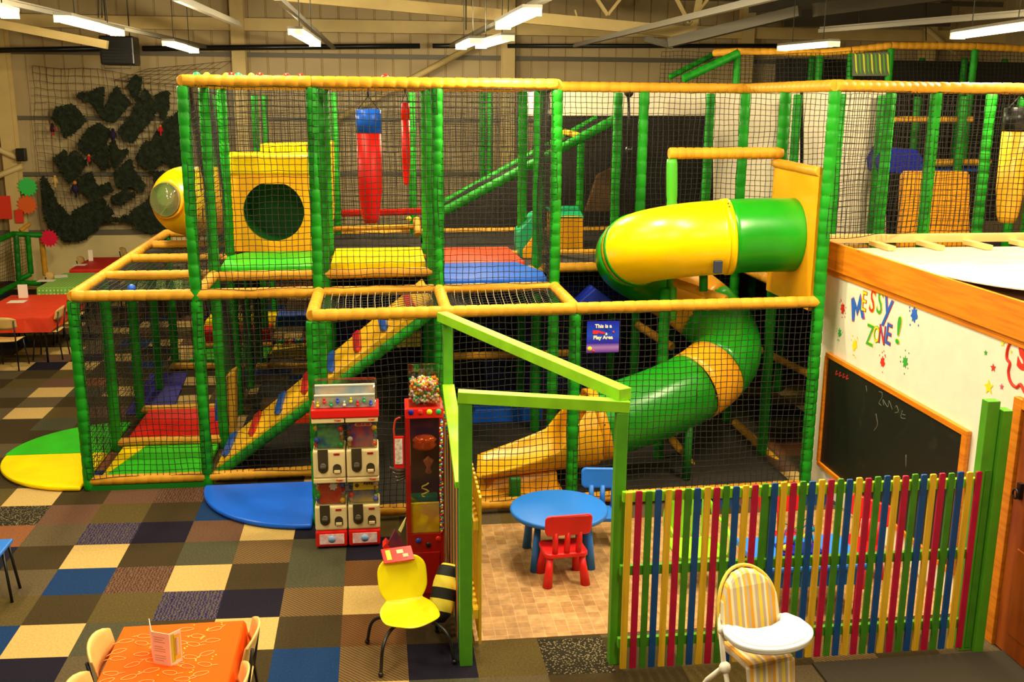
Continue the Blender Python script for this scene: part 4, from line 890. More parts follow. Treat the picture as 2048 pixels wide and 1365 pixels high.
b = MB(); b.box((5.9, -3.3, .006), (8.6, -2.68, .02)); tag(b.build('door_mat', mat('black_coir', (.03, .022, .012), .95)), 'dark mat on the floor before the hut door', 'mat')

# ---------------------------------------------------------------- children's table and chairs in the pen
def rrect(w_, h_, r, n=5, x=0, y=0):
    out = []
    for cx, cy, a0 in ((w_/2-r, h_/2-r, 0), (-w_/2+r, h_/2-r, PI/2), (-w_/2+r, -h_/2+r, PI), (w_/2-r, -h_/2+r, 1.5*PI)):
        for k in range(n+1): a = a0+PI/2*k/n; out.append((x+cx+r*math.cos(a), y+cy+r*math.sin(a)))
    return out
def kid_chair(name, loc, rz, m, label, group=None):
    t = empty(name, loc); t.rotation_euler = (0, 0, rz); tag(t, label, 'chair', group)      # faces +Y, backrest at -Y
    b = MB(); b.prism(rrect(.37, .31, .05), lambda u, v: V((u*(1+.0*v), v, .26)), lambda u, v: V((u, v, .30))); child_local(b.build('seat', m, None, .01), t)
    for sx_ in (-1, 1):
        for sy in (-1, 1):
            b = MB(); b.tube([(sx_*.135, sy*.105, .27), (sx_*.165, sy*.145, 0)], [.026, .042], 12); child_local(b.build('leg', m), t)
    for k in (-1, 0, 1):
        b = MB(); b.tube([(k*.10, -.125, .29), (k*.105, -.155, .50)], [.026, .024], 10); child_local(b.build('slat', m), t)
    b = MB(); b.prism(rrect(.40, .19, .045, x=0, y=.565), lambda u, v: V((u*(1+.15*(v-.56)), -.155-.16*(v-.47)+abs(u)*.08, v)), lambda u, v: V((u*(1+.15*(v-.56)), -.185-.16*(v-.47)+abs(u)*.08, v)))
    child_local(b.build('backrest', m, None, .012), t); return t
tt = empty('play_table', (4.36, -.72, 0)); tag(tt, 'round blue plastic children\'s table standing in the pen', 'table')
b = MB(); b.lathe([(1e-4, .435), (.40, .435), (.43, .445), (.435, .465), (.43, .482), (.415, .487), (1e-4, .487)], (4.36, -.72, 0), 40); b.build('tabletop', M_TOYB, tt)
for a in (45, 135, 225, 315):
    ca, sa = math.cos(math.radians(a)), math.sin(math.radians(a)); b = MB(); b.tube([(4.36+ca*.31, -.72+sa*.31, .44), (4.36+ca*.35, -.72+sa*.35, 0)], [.026, .042], 14); b.build('leg', M_TOYB, tt)
kid_chair('play_chair', (4.33, -1.12, 0), math.radians(4), M_TOYR, 'red plastic children\'s chair with its back to the gateway')
p = at(1186, 1000, Y=-.5)
kid_chair('play_chair', (4.83, -.42, 0), math.radians(172), M_TOYB, 'blue plastic children\'s chair behind the round blue table')
# behind the pickets
q = at(1600, 1110, Z=.45)
at_ = empty('activity_table', (6.15, -1.75, 0)); tag(at_, 'low bright blue square play table seen through the picket fence', 'table')
b = MB(); b.box((5.72, -2.05, .40), (6.62, -1.45, .46)); b.build('tabletop', mat('bright_blue_plastic', (.02, .2, .95), .35), at_, .02)
b = MB(); b.box((5.76, -2.03, .28), (6.58, -2.0, .40)); b.build('apron', mat('bright_blue_plastic', (.02, .2, .95), .35), at_)
for x in (5.78, 6.56):
    for y in (-2.0, -1.5): b = MB(); b.tube([(x, y, .40), (x, y, 0)], .03, 10); b.build('leg', M_TOYR, at_)
bf = empty('bead_toy', (6.15, -1.75, .46)); tag(bf, 'bead maze toy with red and yellow beads on the blue play table', 'toy')
b = MB(); b.box((5.98, -1.85, .46), (6.32, -1.65, .485)); b.build('base', M_DBLUE, bf, .004)
for k in range(3):
    b = MB(); y = -1.82+k*.07; b.tube(catmull([(6.0, y, .485), (6.04, y, .66), (6.15, y+.04, .60), (6.24, y, .70), (6.30, y, .485)], 5), .005, 6); b.build('wire', [M_TOYR, M_TOYB, M_DGREEN][k], bf)
for k in range(6):
    b = MB(); b.sphere((6.01+.055*k, -1.82+.07*(k % 3), .52+.09*(k % 2)), .028, n=12); b.build('bead', [BM['y'], BM['r'], BM['g']][k % 3], bf)
kid_chair('play_chair', (6.30, -1.15, 0), math.radians(185), M_TOYR, 'red children\'s chair at the far side of the blue play table')
kid_chair('play_chair', (6.85, -1.35, 0), math.radians(120), M_TOYR, 'red children\'s chair nearest the chalkboard')
gc = empty('garden_chair', (5.45, -1.25, 0)); tag(gc, 'lime green children\'s armchair seen through the left half of the fence', 'chair')
b = MB(); b.prism(rrect(.44, .40, .06), lambda u, v: V((5.45+u, -1.28+v, .28)), lambda u, v: V((5.45+u, -1.28+v, .31))); b.build('seat', M_LIME, gc, .008)
for s in (-1, 1):
    for t in (-1, 1): b = MB(); b.tube([(5.45+s*.19, -1.28+t*.16, .28), (5.45+s*.23, -1.28+t*.20, 0)], .018, 8); b.build('leg', M_LIME, gc)
b = MB(); b.tube(catmull([(5.24, -1.08, .29), (5.24, -1.04, .55), (5.34, -1.02, .66), (5.56, -1.02, .66), (5.66, -1.04, .55), (5.66, -1.08, .29)], 4), .018, 8); b.build('back_frame', M_LIME, gc)
for k in range(4): b = MB(); b.box((5.29+k*.09, -1.05, .30), (5.33+k*.09, -1.035, .65)); b.build('back_slat', M_LIME, gc)
for s in (-1, 1): b = MB(); b.tube(catmull([(5.45+s*.22, -1.06, .50), (5.45+s*.24, -1.26, .50), (5.45+s*.23, -1.45, .46), (5.45+s*.22, -1.47, .29)], 3), .015, 8); b.build('armrest', M_LIME, gc)

# ---------------------------------------------------------------- high chair
def striped():
    m = bpy.data.materials.new('striped_cover'); m.use_nodes = True; nt = m.node_tree; b = nt.nodes['Principled BSDF']; b.inputs['Roughness'].default_value = .6
    tc = nt.nodes.new('ShaderNodeTexCoord'); sx = nt.nodes.new('ShaderNodeSeparateXYZ'); mu = nt.nodes.new('ShaderNodeMath'); mu.operation = 'MULTIPLY'; mu.inputs[1].default_value = 6.4
    fr = nt.nodes.new('ShaderNodeMath'); fr.operation = 'FRACT'; r = nt.nodes.new('ShaderNodeValToRGB'); r.color_ramp.interpolation = 'CONSTANT'
    cols = [(0, (.90, .42, .03)), (.14, (.95, .80, .50)), (.26, (.62, .48, .36)), (.42, (.95, .72, .06)), (.56, (.60, .46, .36)), (.68, (.95, .85, .60)), (.78, (.92, .50, .04)), (.88, (.62, .50, .38))]
    r.color_ramp.elements[0].color = (*cols[0][1], 1); r.color_ramp.elements[1].position = cols[1][0]; r.color_ramp.elements[1].color = (*cols[1][1], 1)
    for p_, c_ in cols[2:]: e_ = r.color_ramp.elements.new(p_); e_.color = (*c_, 1)
    nt.links.new(tc.outputs['Object'], sx.inputs[0]); nt.links.new(sx.outputs[0], mu.inputs[0]); nt.links.new(mu.outputs[0], fr.inputs[0]); nt.links.new(fr.outputs[0], r.inputs[0]); nt.links.new(r.outputs[0], b.inputs['Base Color'])
    return m
M_STR = striped(); M_HCW = mat('high_chair_white', (.95, .90, .80), .35)
hcp = at(1516, 1240, Y=-3.62); HC = empty('high_chair', (hcp.x, -3.62, 0)); HC.rotation_euler = (0, 0, math.radians(14))
tag(HC, 'white high chair with a yellow and orange striped cover before the fence', 'high chair')
def hpart(b, nm, m, bevel=0): return child_local(b.build(nm, m, None, bevel), HC)
TZ = hcp.z
b = MB(); out = []                    # backrest shell, arched, faces -Y (to the viewer)
prof = [(x*1.18, y) for x, y in [(-.17, 0), (.17, 0), (.175, .12), (.165, .23), (.13, .31), (.07, .362), (0, .378), (-.07, .362), (-.13, .31), (-.165, .23), (-.175, .12)]]
def hb(d, s=1): return lambda u, v: V((u*s, .14+v*.35*.45+d-(abs(u)**2)*1.6, TZ-.14+v*1.04*s))
b.prism(prof, hb(.02), hb(-.035)); hpart(b, 'back_cushion', M_STR, .018)
b = MB(); b.prism([(u*.62, v*.78+.02) for u, v in prof], hb(-.036), hb(-.056)); hpart(b, 'inner_cushion', M_STR, .012)
b = MB(); b.tube(catmull([V((u*1.02, .15+v*.16-(abs(u)**2)*1.6+.01, TZ-.14+v*1.06)) for u, v in ([(.20, 0)]+prof[2:]+[(-.20, 0)])], 3), .011, 8); hpart(b, 'cushion_piping', mat('yellow_piping', (.85, .6, .08), .5))
b = MB(); b.box((-.16, -.17, TZ-.24), (.16, .16, TZ-.18)); hpart(b, 'seat_cushion', M_STR, .02)
b = MB(); b.prism([(-.15, -.62), (.15, -.62), (.17, 0), (-.17, 0)], lambda u, v: V((u, -.17+v*.12, TZ-.20+v*.7)), lambda u, v: V((u, -.13+v*.12, TZ-.20+v*.7))); hpart(b, 'leg_cushion', M_STR, .015)
b = MB(); tray = []
for k in range(24):
    a = PI+PI*k/23; tray.append((.275*math.cos(a), -.20+.20*math.sin(a)))
tray += [(.275, -.12), (.235, -.03), (.19, -.03), (.14, -.10), (.05, -.135), (-.05, -.135), (-.14, -.10), (-.19, -.03), (-.235, -.03), (-.275, -.12)]
tray = [(x, y+.07) for x, y in tray]
b.prism(tray, lambda u, v: V((u*.96, v*.97-.005, TZ-.055)), lambda u, v: V((u, v, TZ-.01))); hpart(b, 'tray', M_WHITE, .012)
b = MB(); b.prism([(x*.86, -.13+(y+.13)*.80-.012) for x, y in tray], lambda u, v: V((u, v, TZ-.0105)), lambda u, v: V((u, v, TZ-.004))); hpart(b, 'tray_well', M_WHITE, .002)
for s in (-1, 1):
    b = MB(); b.tube([(s*.20, .12, TZ+.02), (s*.215, .02, TZ-.25), (s*.25, -.36, 0.015)], .016, 10); hpart(b, 'front_leg', M_HCW)
    b = MB(); b.tube([(s*.20, .02, TZ-.28), (s*.23, .16, TZ-.45), (s*.27, .42, .015)], .016, 10); hpart(b, 'rear_leg', M_HCW)
    b = MB(); b.sphere((s*.215, .0, TZ-.28), .038, n=12); hpart(b, 'joint', M_HCW)
    b = MB(); b.sphere((s*.21, .06, TZ-.06), .03, n=12); hpart(b, 'joint', M_HCW)
b = MB(); b.tube([(-.24, -.30, .12), (.24, -.30, .12)], .014, 8); hpart(b, 'foot_bar', M_HCW)

# ---------------------------------------------------------------- yellow chair with black legs, booklet and bee cushion
yc = at(815, 1215, Y=-2.1); YC = empty('moulded_chair', (3.0, -2.2, 0)); YC.rotation_euler = (0, 0, math.radians(12))
tag(YC, 'bright yellow moulded chair on curved black tube legs beside the gate post', 'chair')
b = MB(); vs = []; fs = []; nu, nv = 8, 16
for i in range(nv+1):
    s_ = i/nv                       # from the front lip of the seat to the top of the back
    if s_ < .5: t = s_/.5; yy, zz = -.19+.36*t, .335-.03*math.sin(t*PI)-.035*(1-t)**3
    else: t = (s_-.5)/.5; yy, zz = .17+.02+.09*t-.02*(1-t), .335+.03+.30*t**1.05-.03*(1-t)
    hw = .19 + .03*math.sin(min(s_*2, 1)*PI) - (.055*math.exp(-((s_-.52)/.09)**2)) - (.07*max(0, (s_-.88)/.12)**2) - (.09*max(0, (.10-s_)/.10)**2)
    for j in range(nu+1):
        u = -1+2*j/nu; vs.append((u*hw, yy-(u*u)*.02*(1 if s_ > .5 else 0), zz+u*u*.025*(1 if s_ < .55 else 0)))
for i in range(nv):
    for j in range(nu): a = i*(nu+1)+j; fs.append((a, a+1, a+nu+2, a+nu+1))
b.add(vs, fs, 0, True); o = child_local(b.build('shell', mat('lemon_plastic', (.98, .84, .005), .3)), YC); md = o.modifiers.new('t', 'SOLIDIFY'); md.thickness = .014; md = o.modifiers.new('s', 'SUBSURF'); md.levels = md.render_levels = 1
for sx_, sy in ((-1, -1), (1, -1), (-1, 1), (1, 1)):
    b = MB(); b.tube(catmull([(sx_*.04, sy*.02, .285), (sx_*.16, sy*.10, .275), (sx_*.24, sy*.19, .20), (sx_*.27, sy*.24, .02)], 5), .0125, 8)
    b.sphere((sx_*.27, sy*.24, .02), .02, n=8); child_local(b.build('leg', M_BLACK), YC)
bk = MB(); Mb = Matrix.Rotation(.1, 3, 'Z')
cxx = at(790, 1165, Y=-1.86); bk.box((cxx.x-.105, cxx.y-.05, cxx.z-.03), (cxx.x+.105, cxx.y+.03, cxx.z+.005), R=Matrix.Rotation(-.14, 3, 'Z') @ Matrix.Rotation(.5, 3, 'X'))
bk = empty('booklet', (3.0, -1.9, .65)); tag(bk, 'red printed booklet lying over the top edge of the yellow chair back', 'booklet')
R = Matrix.Rotation(math.radians(12), 3, 'Z') @ Matrix.Rotation(math.radians(28), 3, 'X')
bc = V((2.925, -1.945, .675)); b = MB(); b.box(bc-V((.115, .065, .008)), bc+V((.115, .065, .008)), R=R); b.build('cover', M_RED, bk, .002)
def onb(x, y, w_, h_, nm, m): b = MB(); b.box(bc+V((x-w_/2, y-h_/2, .009)), bc+V((x+w_/2, y+h_/2, .0115)), R=R, c=bc); b.build(nm, m, bk)
onb(-.07, 0, .035, .09, 'printed_strip', BM['y']); onb(.02, .02, .05, .035, 'printed_patch', mat('skin_print', (.9, .55, .35), .5)); onb(.055, -.02, .04, .03, 'printed_patch', mat('skin_print', (.9, .55, .35), .5))
# striped cushion leaning on the fence
A, B = V((3.215, -2.02, .14)), V((3.32, -1.80, .50))
m = bpy.data.materials.new('bee_stripes'); m.use_nodes = True; nt = m.node_tree; bb = nt.nodes['Principled BSDF']; bb.inputs['Roughness'].default_value = .7
tc = nt.nodes.new('ShaderNodeTexCoord'); sx = nt.nodes.new('ShaderNodeSeparateXYZ'); mu = nt.nodes.new('ShaderNodeMath'); mu.operation = 'MULTIPLY'; mu.inputs[1].default_value = 2.6
fr = nt.nodes.new('ShaderNodeMath'); fr.operation = 'FRACT'; r = nt.nodes.new('ShaderNodeValToRGB'); r.color_ramp.interpolation = 'CONSTANT'
r.color_ramp.elements[0].color = (.006, .006, .006, 1); r.color_ramp.elements[1].color = (.95, .78, .06, 1); r.color_ramp.elements[1].position = .48
nt.links.new(tc.outputs['Generated'], sx.inputs[0]); nt.links.new(sx.outputs[2], mu.inputs[0]); nt.links.new(mu.outputs[0], fr.inputs[0]); nt.links.new(fr.outputs[0], r.inputs[0]); nt.links.new(r.outputs[0], bb.inputs['Base Color'])
b = MB(); L = (B-A).length; b.lathe([(1e-4, 0), (.05, .01), (.085, .06), (.10, .18), (.098, .30), (.08, L-.02), (.055, L+.01), (1e-4, L+.015)], (0, 0, 0), 20, sy=.75)
o = b.build('bee_cushion', m); o.location = A; o.rotation_mode = 'QUATERNION'; o.rotation_quaternion = (B-A).to_track_quat('Z', 'Y'); tag(o, 'black and yellow striped bee shaped bolster leaning between chair and gate post', 'cushion')

# ---------------------------------------------------------------- capsule vending machines (stack of four)
CY = -.30; CX0 = 2.205
def zc(py, px=700): return at(px, py, Y=CY).z
M_CARDS = [mat('card_green_blue', (.03, .12, .30), .4, col2=(.12, .40, .10), nscale=14), mat('card_purple_red', (.45, .03, .08), .4, col2=(.08, .02, .25), nscale=12),
           mat('card_red_white', (.65, .02, .02), .4, col2=(.55, .10, .03), nscale=16), mat('card_yellow_blue', (.80, .55, .02), .4, col2=(.02, .12, .4), nscale=5)]
M_SMOKE = mat('smoky_window', (.30, .24, .14), .08, alpha=.35, spec=.7)
def capsule(x0, z0, z1, k, label, w_=.292, d_=.30):
    t = empty('capsule_machine', (x0+w_/2, CY+d_/2, z0)); tag(t, label, 'vending machine'); x1 = x0+w_-.006; zm = z0+(z1-z0)*.47; zt = z1-.045
    b = MB(); b.box((x0, CY, z0), (x1, CY+d_, zm)); b.build('lower_body', M_IVORY, t, .018)
    b = MB(); b.box((x0, CY+.0, zt), (x1, CY+d_, z1)); b.build('top_band', M_IVORY, t, .008)
    b = MB(); b.box((x0+.01, CY+.012, zm), (x1-.01, CY+d_-.01, zt)); b.build('window', M_CLEAR, t, .012)
    b = MB(); b.box((x0+.045, CY+.05, zm+.01), (x1-.045, CY+.06, zt-.005)); b.build('display_card', M_CARDS[k], t)
    cc = [(.02, .35, .05), (.75, .03, .02), (.9, .5, .02), (.03, .1, .6), (.8, .6, .5)]
    for i in range(8):
        px_, pz = (x0+.036 if i % 2 else x1-.036), zm+.035+.05*(i//2)
        if pz < zt-.03: b = MB(); b.sphere((px_, CY+.05+.03*(i % 3), pz), .026, n=10); b.build('capsule', mat('capsule_%d' % ((i+k) % 5), cc[(i+k) % 5], .25), t)
    if k == 0: b = MB(); b.box((x0+.05, CY+.042, zt-.05), (x0+.12, CY+.049, zt-.012)); b.build('card_label', BM['g'], t)
    if k == 1:
        b = MB(); b.prism(rrect(.15, .035, .016, x=x0+.155, y=zt-.03), lambda u, v: V((u, CY+.040, v)), lambda u, v: V((u, CY+.048, v))); b.build('card_label', mat('pinkish', (.85, .55, .5), .5), t)
        for q_, (bx, bw) in enumerate(((-.058, .040), (-.012, .024), (.020, .040))):
            b = MB(); b.prism(rrect(bw, .020, .007, x=x0+.155+bx+bw/2, y=zt-.03), lambda u, v: V((u, CY+.036, v)), lambda u, v: V((u, CY+.040, v))); b.build('printed_mark', M_RED, t)
    if k == 3:
        b = MB(); b.box((x0+.05, CY+.042, zt-.09), (x1-.05, CY+.049, zt-.006)); b.build('card_label', BM['y'], t)
        for q_ in range(4):
            b = MB(); b.box((x0+.145+q_*.022, CY+.038, zt-.038-.004*(q_ % 2)), (x0+.162+q_*.022, CY+.042, zt-.018-.004*(q_ % 2))); b.build('printed_mark', M_BLACK, t)
        b = MB(); b.lathe([(.014, 0), (.018, 0), (.018, .003), (.014, .003)], (x0+.085, CY+.038, zt-.045), 14, axis='Y'); b.build('printed_mark', M_BLACK, t)
    if k == 2:
        b = MB(); b.prism([(x0+.17+(.042 if j % 2 else .030)*math.cos(j*PI/7), zt-.045+(.042 if j % 2 else .030)*math.sin(j*PI/7)) for j in range(14)], lambda u, v: V((u, CY+.042, v)), lambda u, v: V((u, CY+.049, v))); b.build('card_label', M_WHITE, t)
    pl = [(x0+.045, zm+.01), (x0+.045, z0+.10)]+[(x0+.09-.045*math.cos(a), z0+.10-.045*math.sin(a)) for a in [PI*j/8 for j in range(1, 8)]]+[(x0+.135, z0+.10), (x0+.135, zm+.01)]
    b = MB(); b.prism(pl, lambda u, v: V((u, CY-.008, v)), lambda u, v: V((u, CY+.0, v))); b.build('coin_plate', mat('dark_plate', (.045, .035, .02), .35), t)
    b = MB(); b.tube([(x0+.09, CY-.005, z0+.125), (x0+.09, CY-.035, z0+.125)], .026, 16); b.box((x0+.067, CY-.05, z0+.118), (x0+.113, CY-.034, z0+.132)); b.build('crank', M_STEEL, t)
    ar = [(x0+.175, z0+.055), (x0+.175, z0+.10)]+[(x0+.212-.037*math.cos(a), z0+.10+.037*math.sin(a)) for a in [PI*j/8 for j in range(1, 8)]]+[(x0+.249, z0+.10), (x0+.249, z0+.055)]
    b = MB(); b.prism(ar, lambda u, v: V((u, CY-.006, v)), lambda u, v: V((u, CY+.0, v))); b.build('outlet', mat('dark_plate', (.045, .035, .02), .35), t)
    b = MB(); b.box((x0+.185, CY-.018, z0+.055), (x0+.239, CY-.005, z0+.08)); b.build('outlet_flap', M_IVORY, t, .003)
    b = MB(); b.box((x0+.185, CY-.004, zm-.045), (x0+.238, CY+.0, zm-.028)); b.build('red_badge', M_DRED, t)
    put_text('lettering', 'TOMY', .022, (x1-.055, CY-.001, z1-.022), R_, U_, M_RED, t, .0008)
    return t
zb = [zc(1062, 665), zc(958, 660), zc(838, 655)]
for c_, nm in ((0, 'left'), (1, 'right')):
    x0 = CX0+c_*.296; o = empty('machine_base', (x0+.14, CY+.15, 0)); tag(o, 'red base tray with a pink label under the %s column of capsule machines' % nm, 'stand')
    b = MB(); b.box((x0, CY-.01, .02), (x0+.284, CY+.30, zb[0]-.002)); b.build('tray_body', M_RED, o, .015)
    b = MB(); b.box((x0+.035, CY-.016, .05), (x0+.255, CY-.009, zb[0]-.03)); b.build('label_plate', M_PINK, o)
    b = MB(); b.lathe([(1e-4, 0), (.035, 0), (.035, .002), (1e-4, .002)], (x0+.145, CY-.018, zb[0]*.5+.01), 16, axis='Y'); b.build('printed_ring', mat('pale_blue_print', (.3, .5, .85), .5), o)
    for sx_ in (.04, .245): b = MB(); b.box((x0+sx_-.02, CY+.02, 0), (x0+sx_+.02, CY+.06, .02)); b.build('foot', M_BLACK, o)
capsule(CX0, zb[0], zb[1], 2, 'lower left capsule machine with a red card and a white panda badge' if 0 else 'lower left capsule machine of the stack, red card with a white badge')
capsule(CX0+.296, zb[0], zb[1], 3, 'lower right capsule machine of the stack, yellow and blue card')
capsule(CX0, zb[1], zb[2], 0, 'upper left capsule machine of the stack, blue and green card')
capsule(CX0+.296, zb[1], zb[2], 1, 'upper right capsule machine of the stack, purple and red card')
dc = empty('display_case', (CX0+.295, CY+.15, zb[2])); tag(dc, 'clear display case with a red rim on top of the capsule machines', 'display case')
z3 = zb[2]
b = MB(); b.box((CX0-.005, CY-.01, z3+.002), (CX0+.593, CY+.31, z3+.085)); b.build('rim', M_RED, dc, .012)
b = MB(); b.box((CX0+.01, CY+.01, z3+.085), (CX0+.578, CY+.30, z3+.30)); b.build('cover', M_CLEAR, dc, .03)
b = MB(); b.box((CX0+.03, CY+.03, z3+.09), (CX0+.56, CY+.06, z3+.20)); b.box((CX0+.03, CY+.15, z3+.09), (CX0+.56, CY+.18, z3+.26)); b.build('shelf', mat('case_backdrop', (.85, .70, .50), .5, col2=(.35, .55, .75), nscale=6), dc)
b = MB(); b.box((CX0+.03, CY+.025, z3+.195), (CX0+.56, CY+.062, z3+.205)); b.box((CX0+.03, CY+.145, z3+.255), (CX0+.56, CY+.182, z3+.265)); b.build('shelf_edge', M_WHITE, dc)
for k in range(9):
    b = MB(); x = CX0+.06+k*.058; b.sphere((x, CY+.018+.0, z3+.118+.03*(k % 2)), .016, n=10); b.sphere((x, CY+.018, z3+.145+.03*(k % 2)), .011, n=8); b.build('figurine', [BM['y'], BM['r'], BM['g'], BM['b'], M_WHITE][k % 5], dc)

# ---------------------------------------------------------------- tall red gumball and toy machine
GX0, GX1, GY0, GY1 = 3.01, 3.31, -1.36, -1.06
GT = at(840, 818, Y=GY0).z; gm = empty('toy_vending_machine', ((GX0+GX1)/2, (GY0+GY1)/2, 0)); tag(gm, 'tall red toy vending machine topped by a clear box of gumballs', 'vending machine')
zA = at(840, 1068, Y=GY0).z; zB = at(840, 838, Y=GY0).z
b = MB(); b.box((GX0, GY0, .0), (GX1, GY1, zA)); b.build('lower_cabinet', M_DRED, gm, .01)
b = MB(); b.box((GX0+.04, GY0-.012, .05), (GX1-.04, GY0, zA-.16)); b.build('cabinet_door', M_DRED, gm, .008)
b = MB(); b.box((GX0, GY0, zB), (GX1, GY1, GT+.0)); b.build('upper_band', M_RED, gm, .006)
b = MB()
for x, y in ((GX0, GY0), (GX0, GY1-.025), (GX1-.035, GY0), (GX1-.035, GY1-.025)): b.box((x, y, zA), (x+.035, y+.025, zB))
b.build('corner_rails', M_DRED, gm)
b = MB(); b.box((GX0+.002, GY0+.005, zA), (GX1-.002, GY1-.005, zB)); b.build('glass_case', M_CLEAR, gm)
b = MB(); b.box((GX0+.02, GY1-.03, zA), (GX1-.02, GY1-.026, zB)); b.build('rear_panel', mat('mirror_brown', (.14, .04, .02), .2, metal=.5), gm)
b = MB(); b.box((GX0+.005, GY0+.02, zA), (GX1-.04, GY0+.05, zA+.25)); b.build('yellow_insert', mat('yellow_lit_print', (1.0, .72, .03), .3, col2=(.95, .42, .01), nscale=6), gm)
b = MB(); b.lathe([(1e-4, 0), (.07, .01), (.10, .04), (.085, .07), (.10, .09), (.07, .12), (1e-4, .13)], (GX0+.15, GY0+.11, zB-.30), 9, sy=.7); b.build('foil_prize', mat('orange_foil', (.80, .10, .01), .15, metal=.35), gm)
b = MB(); b.lathe([(1e-4, 0), (.03, .02), (.015, .06), (.045, .12), (1e-4, .16)], (GX0+.18, GY0+.09, zB-.50), 8); b.build('clear_prize', mat('clear_red_foil', (.45, .12, .06), .12, metal=.3), gm)
b = MB(); b.box((GX0+.02, GY0+.06, zA+.24), (GX1-.05, GY0+.16, zA+.29)); b.build('green_tray', mat('bottle_green', (.01, .12, .04), .3), gm, .01)
b = MB(); b.tube([(GX0+.03, GY0+.04, zB-.12), (GX0+.035, GY0+.04, zB-.40)], .006, 6); b.build('light_strip', mat('lime_strip', (.3, .9, .2), .3), gm)
b = MB(); b.tube([V((GX0+.15+.03*math.sin(t*1.3), GY0+.07, zA+.25+.014*t)) for t in range(12)], .006, 6); b.build('spring', BM['y'], gm)
b = MB(); rr = random.Random(4)
for k in range(95): b.sphere((GX1-.022+rr.uniform(-.008, .008), GY0-.004+rr.uniform(-.004, .004), zA+.01+(zB-zA-.02)*k/95), .0105, m=k % 5, n=6)
o = b.build('gumball_column', [BM['r'], BM['y'], BM['g'], M_WHITE, BM['b']], gm); o['kind'] = 'stuff'
for k, c_ in enumerate(('b', 'r', 'y', 'g')): b = MB(); b.lathe([(1e-4, 0), (.022, 0), (.022, .006), (1e-4, .006)], (GX0+.045+k*.072, GY0-.007, zB+.055), 16, axis='Y'); b.build('spot', BM[c_] if c_ != 'b' else M_DBLUE, gm)
for x, z, c_ in ((GX0+.09, zA-.06, 'b'), (GX0+.17, zA-.10, 'k'), (GX0+.25, zA-.05, 'r')): b = MB(); b.lathe([(1e-4, 0), (.022, 0), (.022, .006), (1e-4, .006)], (x, GY0-.007, z), 16, axis='Y'); b.build('spot', M_BLACK if c_ == 'k' else BM[c_], gm)
gh = .29; b = MB(); b.box((GX0+.03, GY0+.03, GT), (GX1-.02, GY1-.02, GT+gh)); b.build('gumball_box', M_CLEAR, gm, .004)
b = MB()
for k in range(520):
    b.sphere((rr.uniform(GX0+.045, GX1-.035), rr.uniform(GY0+.045, GY1-.035), GT+.012+rr.random()**.9*gh*.62), .0125, m=rr.choice([0, 1, 2, 3, 3, 4, 5]), n=7)
o = b.build('gumballs', [BM['r'], BM['y'], BM['g'], M_WHITE, mat('ball_orange', (.9, .3, .02), .3), mat('ball_pink', (.9, .45, .45), .3)], gm); o['kind'] = 'stuff'
# sign and claw on its left side, and the leaflet rack
b = MB(); b.tube(catmull([(GX0-.035, GY0+.05, zB+.0), (GX0-.075, GY0+.05, zB-.02), (GX0-.09, GY0+.05, zB-.10), (GX0-.085, GY0+.05, zB-.16)], 4), .008, 8); b.build('side_hoop', mat('clear_red', (.55, .05, .03), .1), gm)
b = MB(); b.box((GX0-.095, GY0+.03, zB-.42), (GX0-.012, GY0+.045, zB-.15)); b.build('side_sign', M_RED, gm, .004)
b = MB(); b.box((GX0-.085, GY0+.024, zB-.38), (GX0-.025, GY0+.031, zB-.17)); b.build('price_card', mat('white_card', (.88, .82, .75), .5, col2=(.5, .4, .35), nscale=40), gm)
for k in range(4): b = MB(); b.tube(catmull([(GX0-.01, GY0+.04, zB-.44-.02*k), (GX0-.07, GY0+.02, zB-.43-.03*k), (GX0-.13+.02*k, GY0+.04, zB-.41-.035*k)], 3), .012, 8); b.build('grip_finger', mat('smoked_plastic', (.06, .04, .03), .15), gm)
lr = empty('leaflet_rack', (2.92, -1.3, 0)); tag(lr, 'slanting red rack of dark leaflets fixed left of the tall red machine', 'rack')
q = [at(766, 1098, Y=-1.40), at(806, 1150, Y=-1.40), at(812, 1088, Y=-1.40), at(785, 1062, Y=-1.40)]
def rackp(poly, y, th, nm, m): b = MB(); p = [V((at(*s, Y=y).x, y, at(*s, Y=y).z)) for s in poly]; k = len(p); b.add(p+[v+V((0, th, 0)) for v in p], [tuple(range(k)), tuple(range(2*k-1, k-1, -1))]+[(i, i+k, (i+1) % k+k, (i+1) % k) for i in range(k)]); b.build(nm, m, lr)
rackp([(765, 1096), (804, 1146), (816, 1160), (818, 1140), (772, 1088)], -1.42, .12, 'rack_tray', M_RED)
rackp([(774, 1092), (806, 1130), (814, 1102), (790, 1062)], -1.40, .04, 'leaflet', mat('dark_red_print', (.22, .02, .03), .4, col2=(.10, .02, .08), nscale=20))
rackp([(797, 1062), (806, 1046), (812, 1036), (808, 1052), (802, 1066)], -1.38, .02, 'leaflet', mat('pale_yellow_print', (.9, .8, .3), .4))
b = MB(); b.box((2.90, -1.40, 0), (3.0, -1.25, .30)); b.build('bracket', M_DRED, lr)

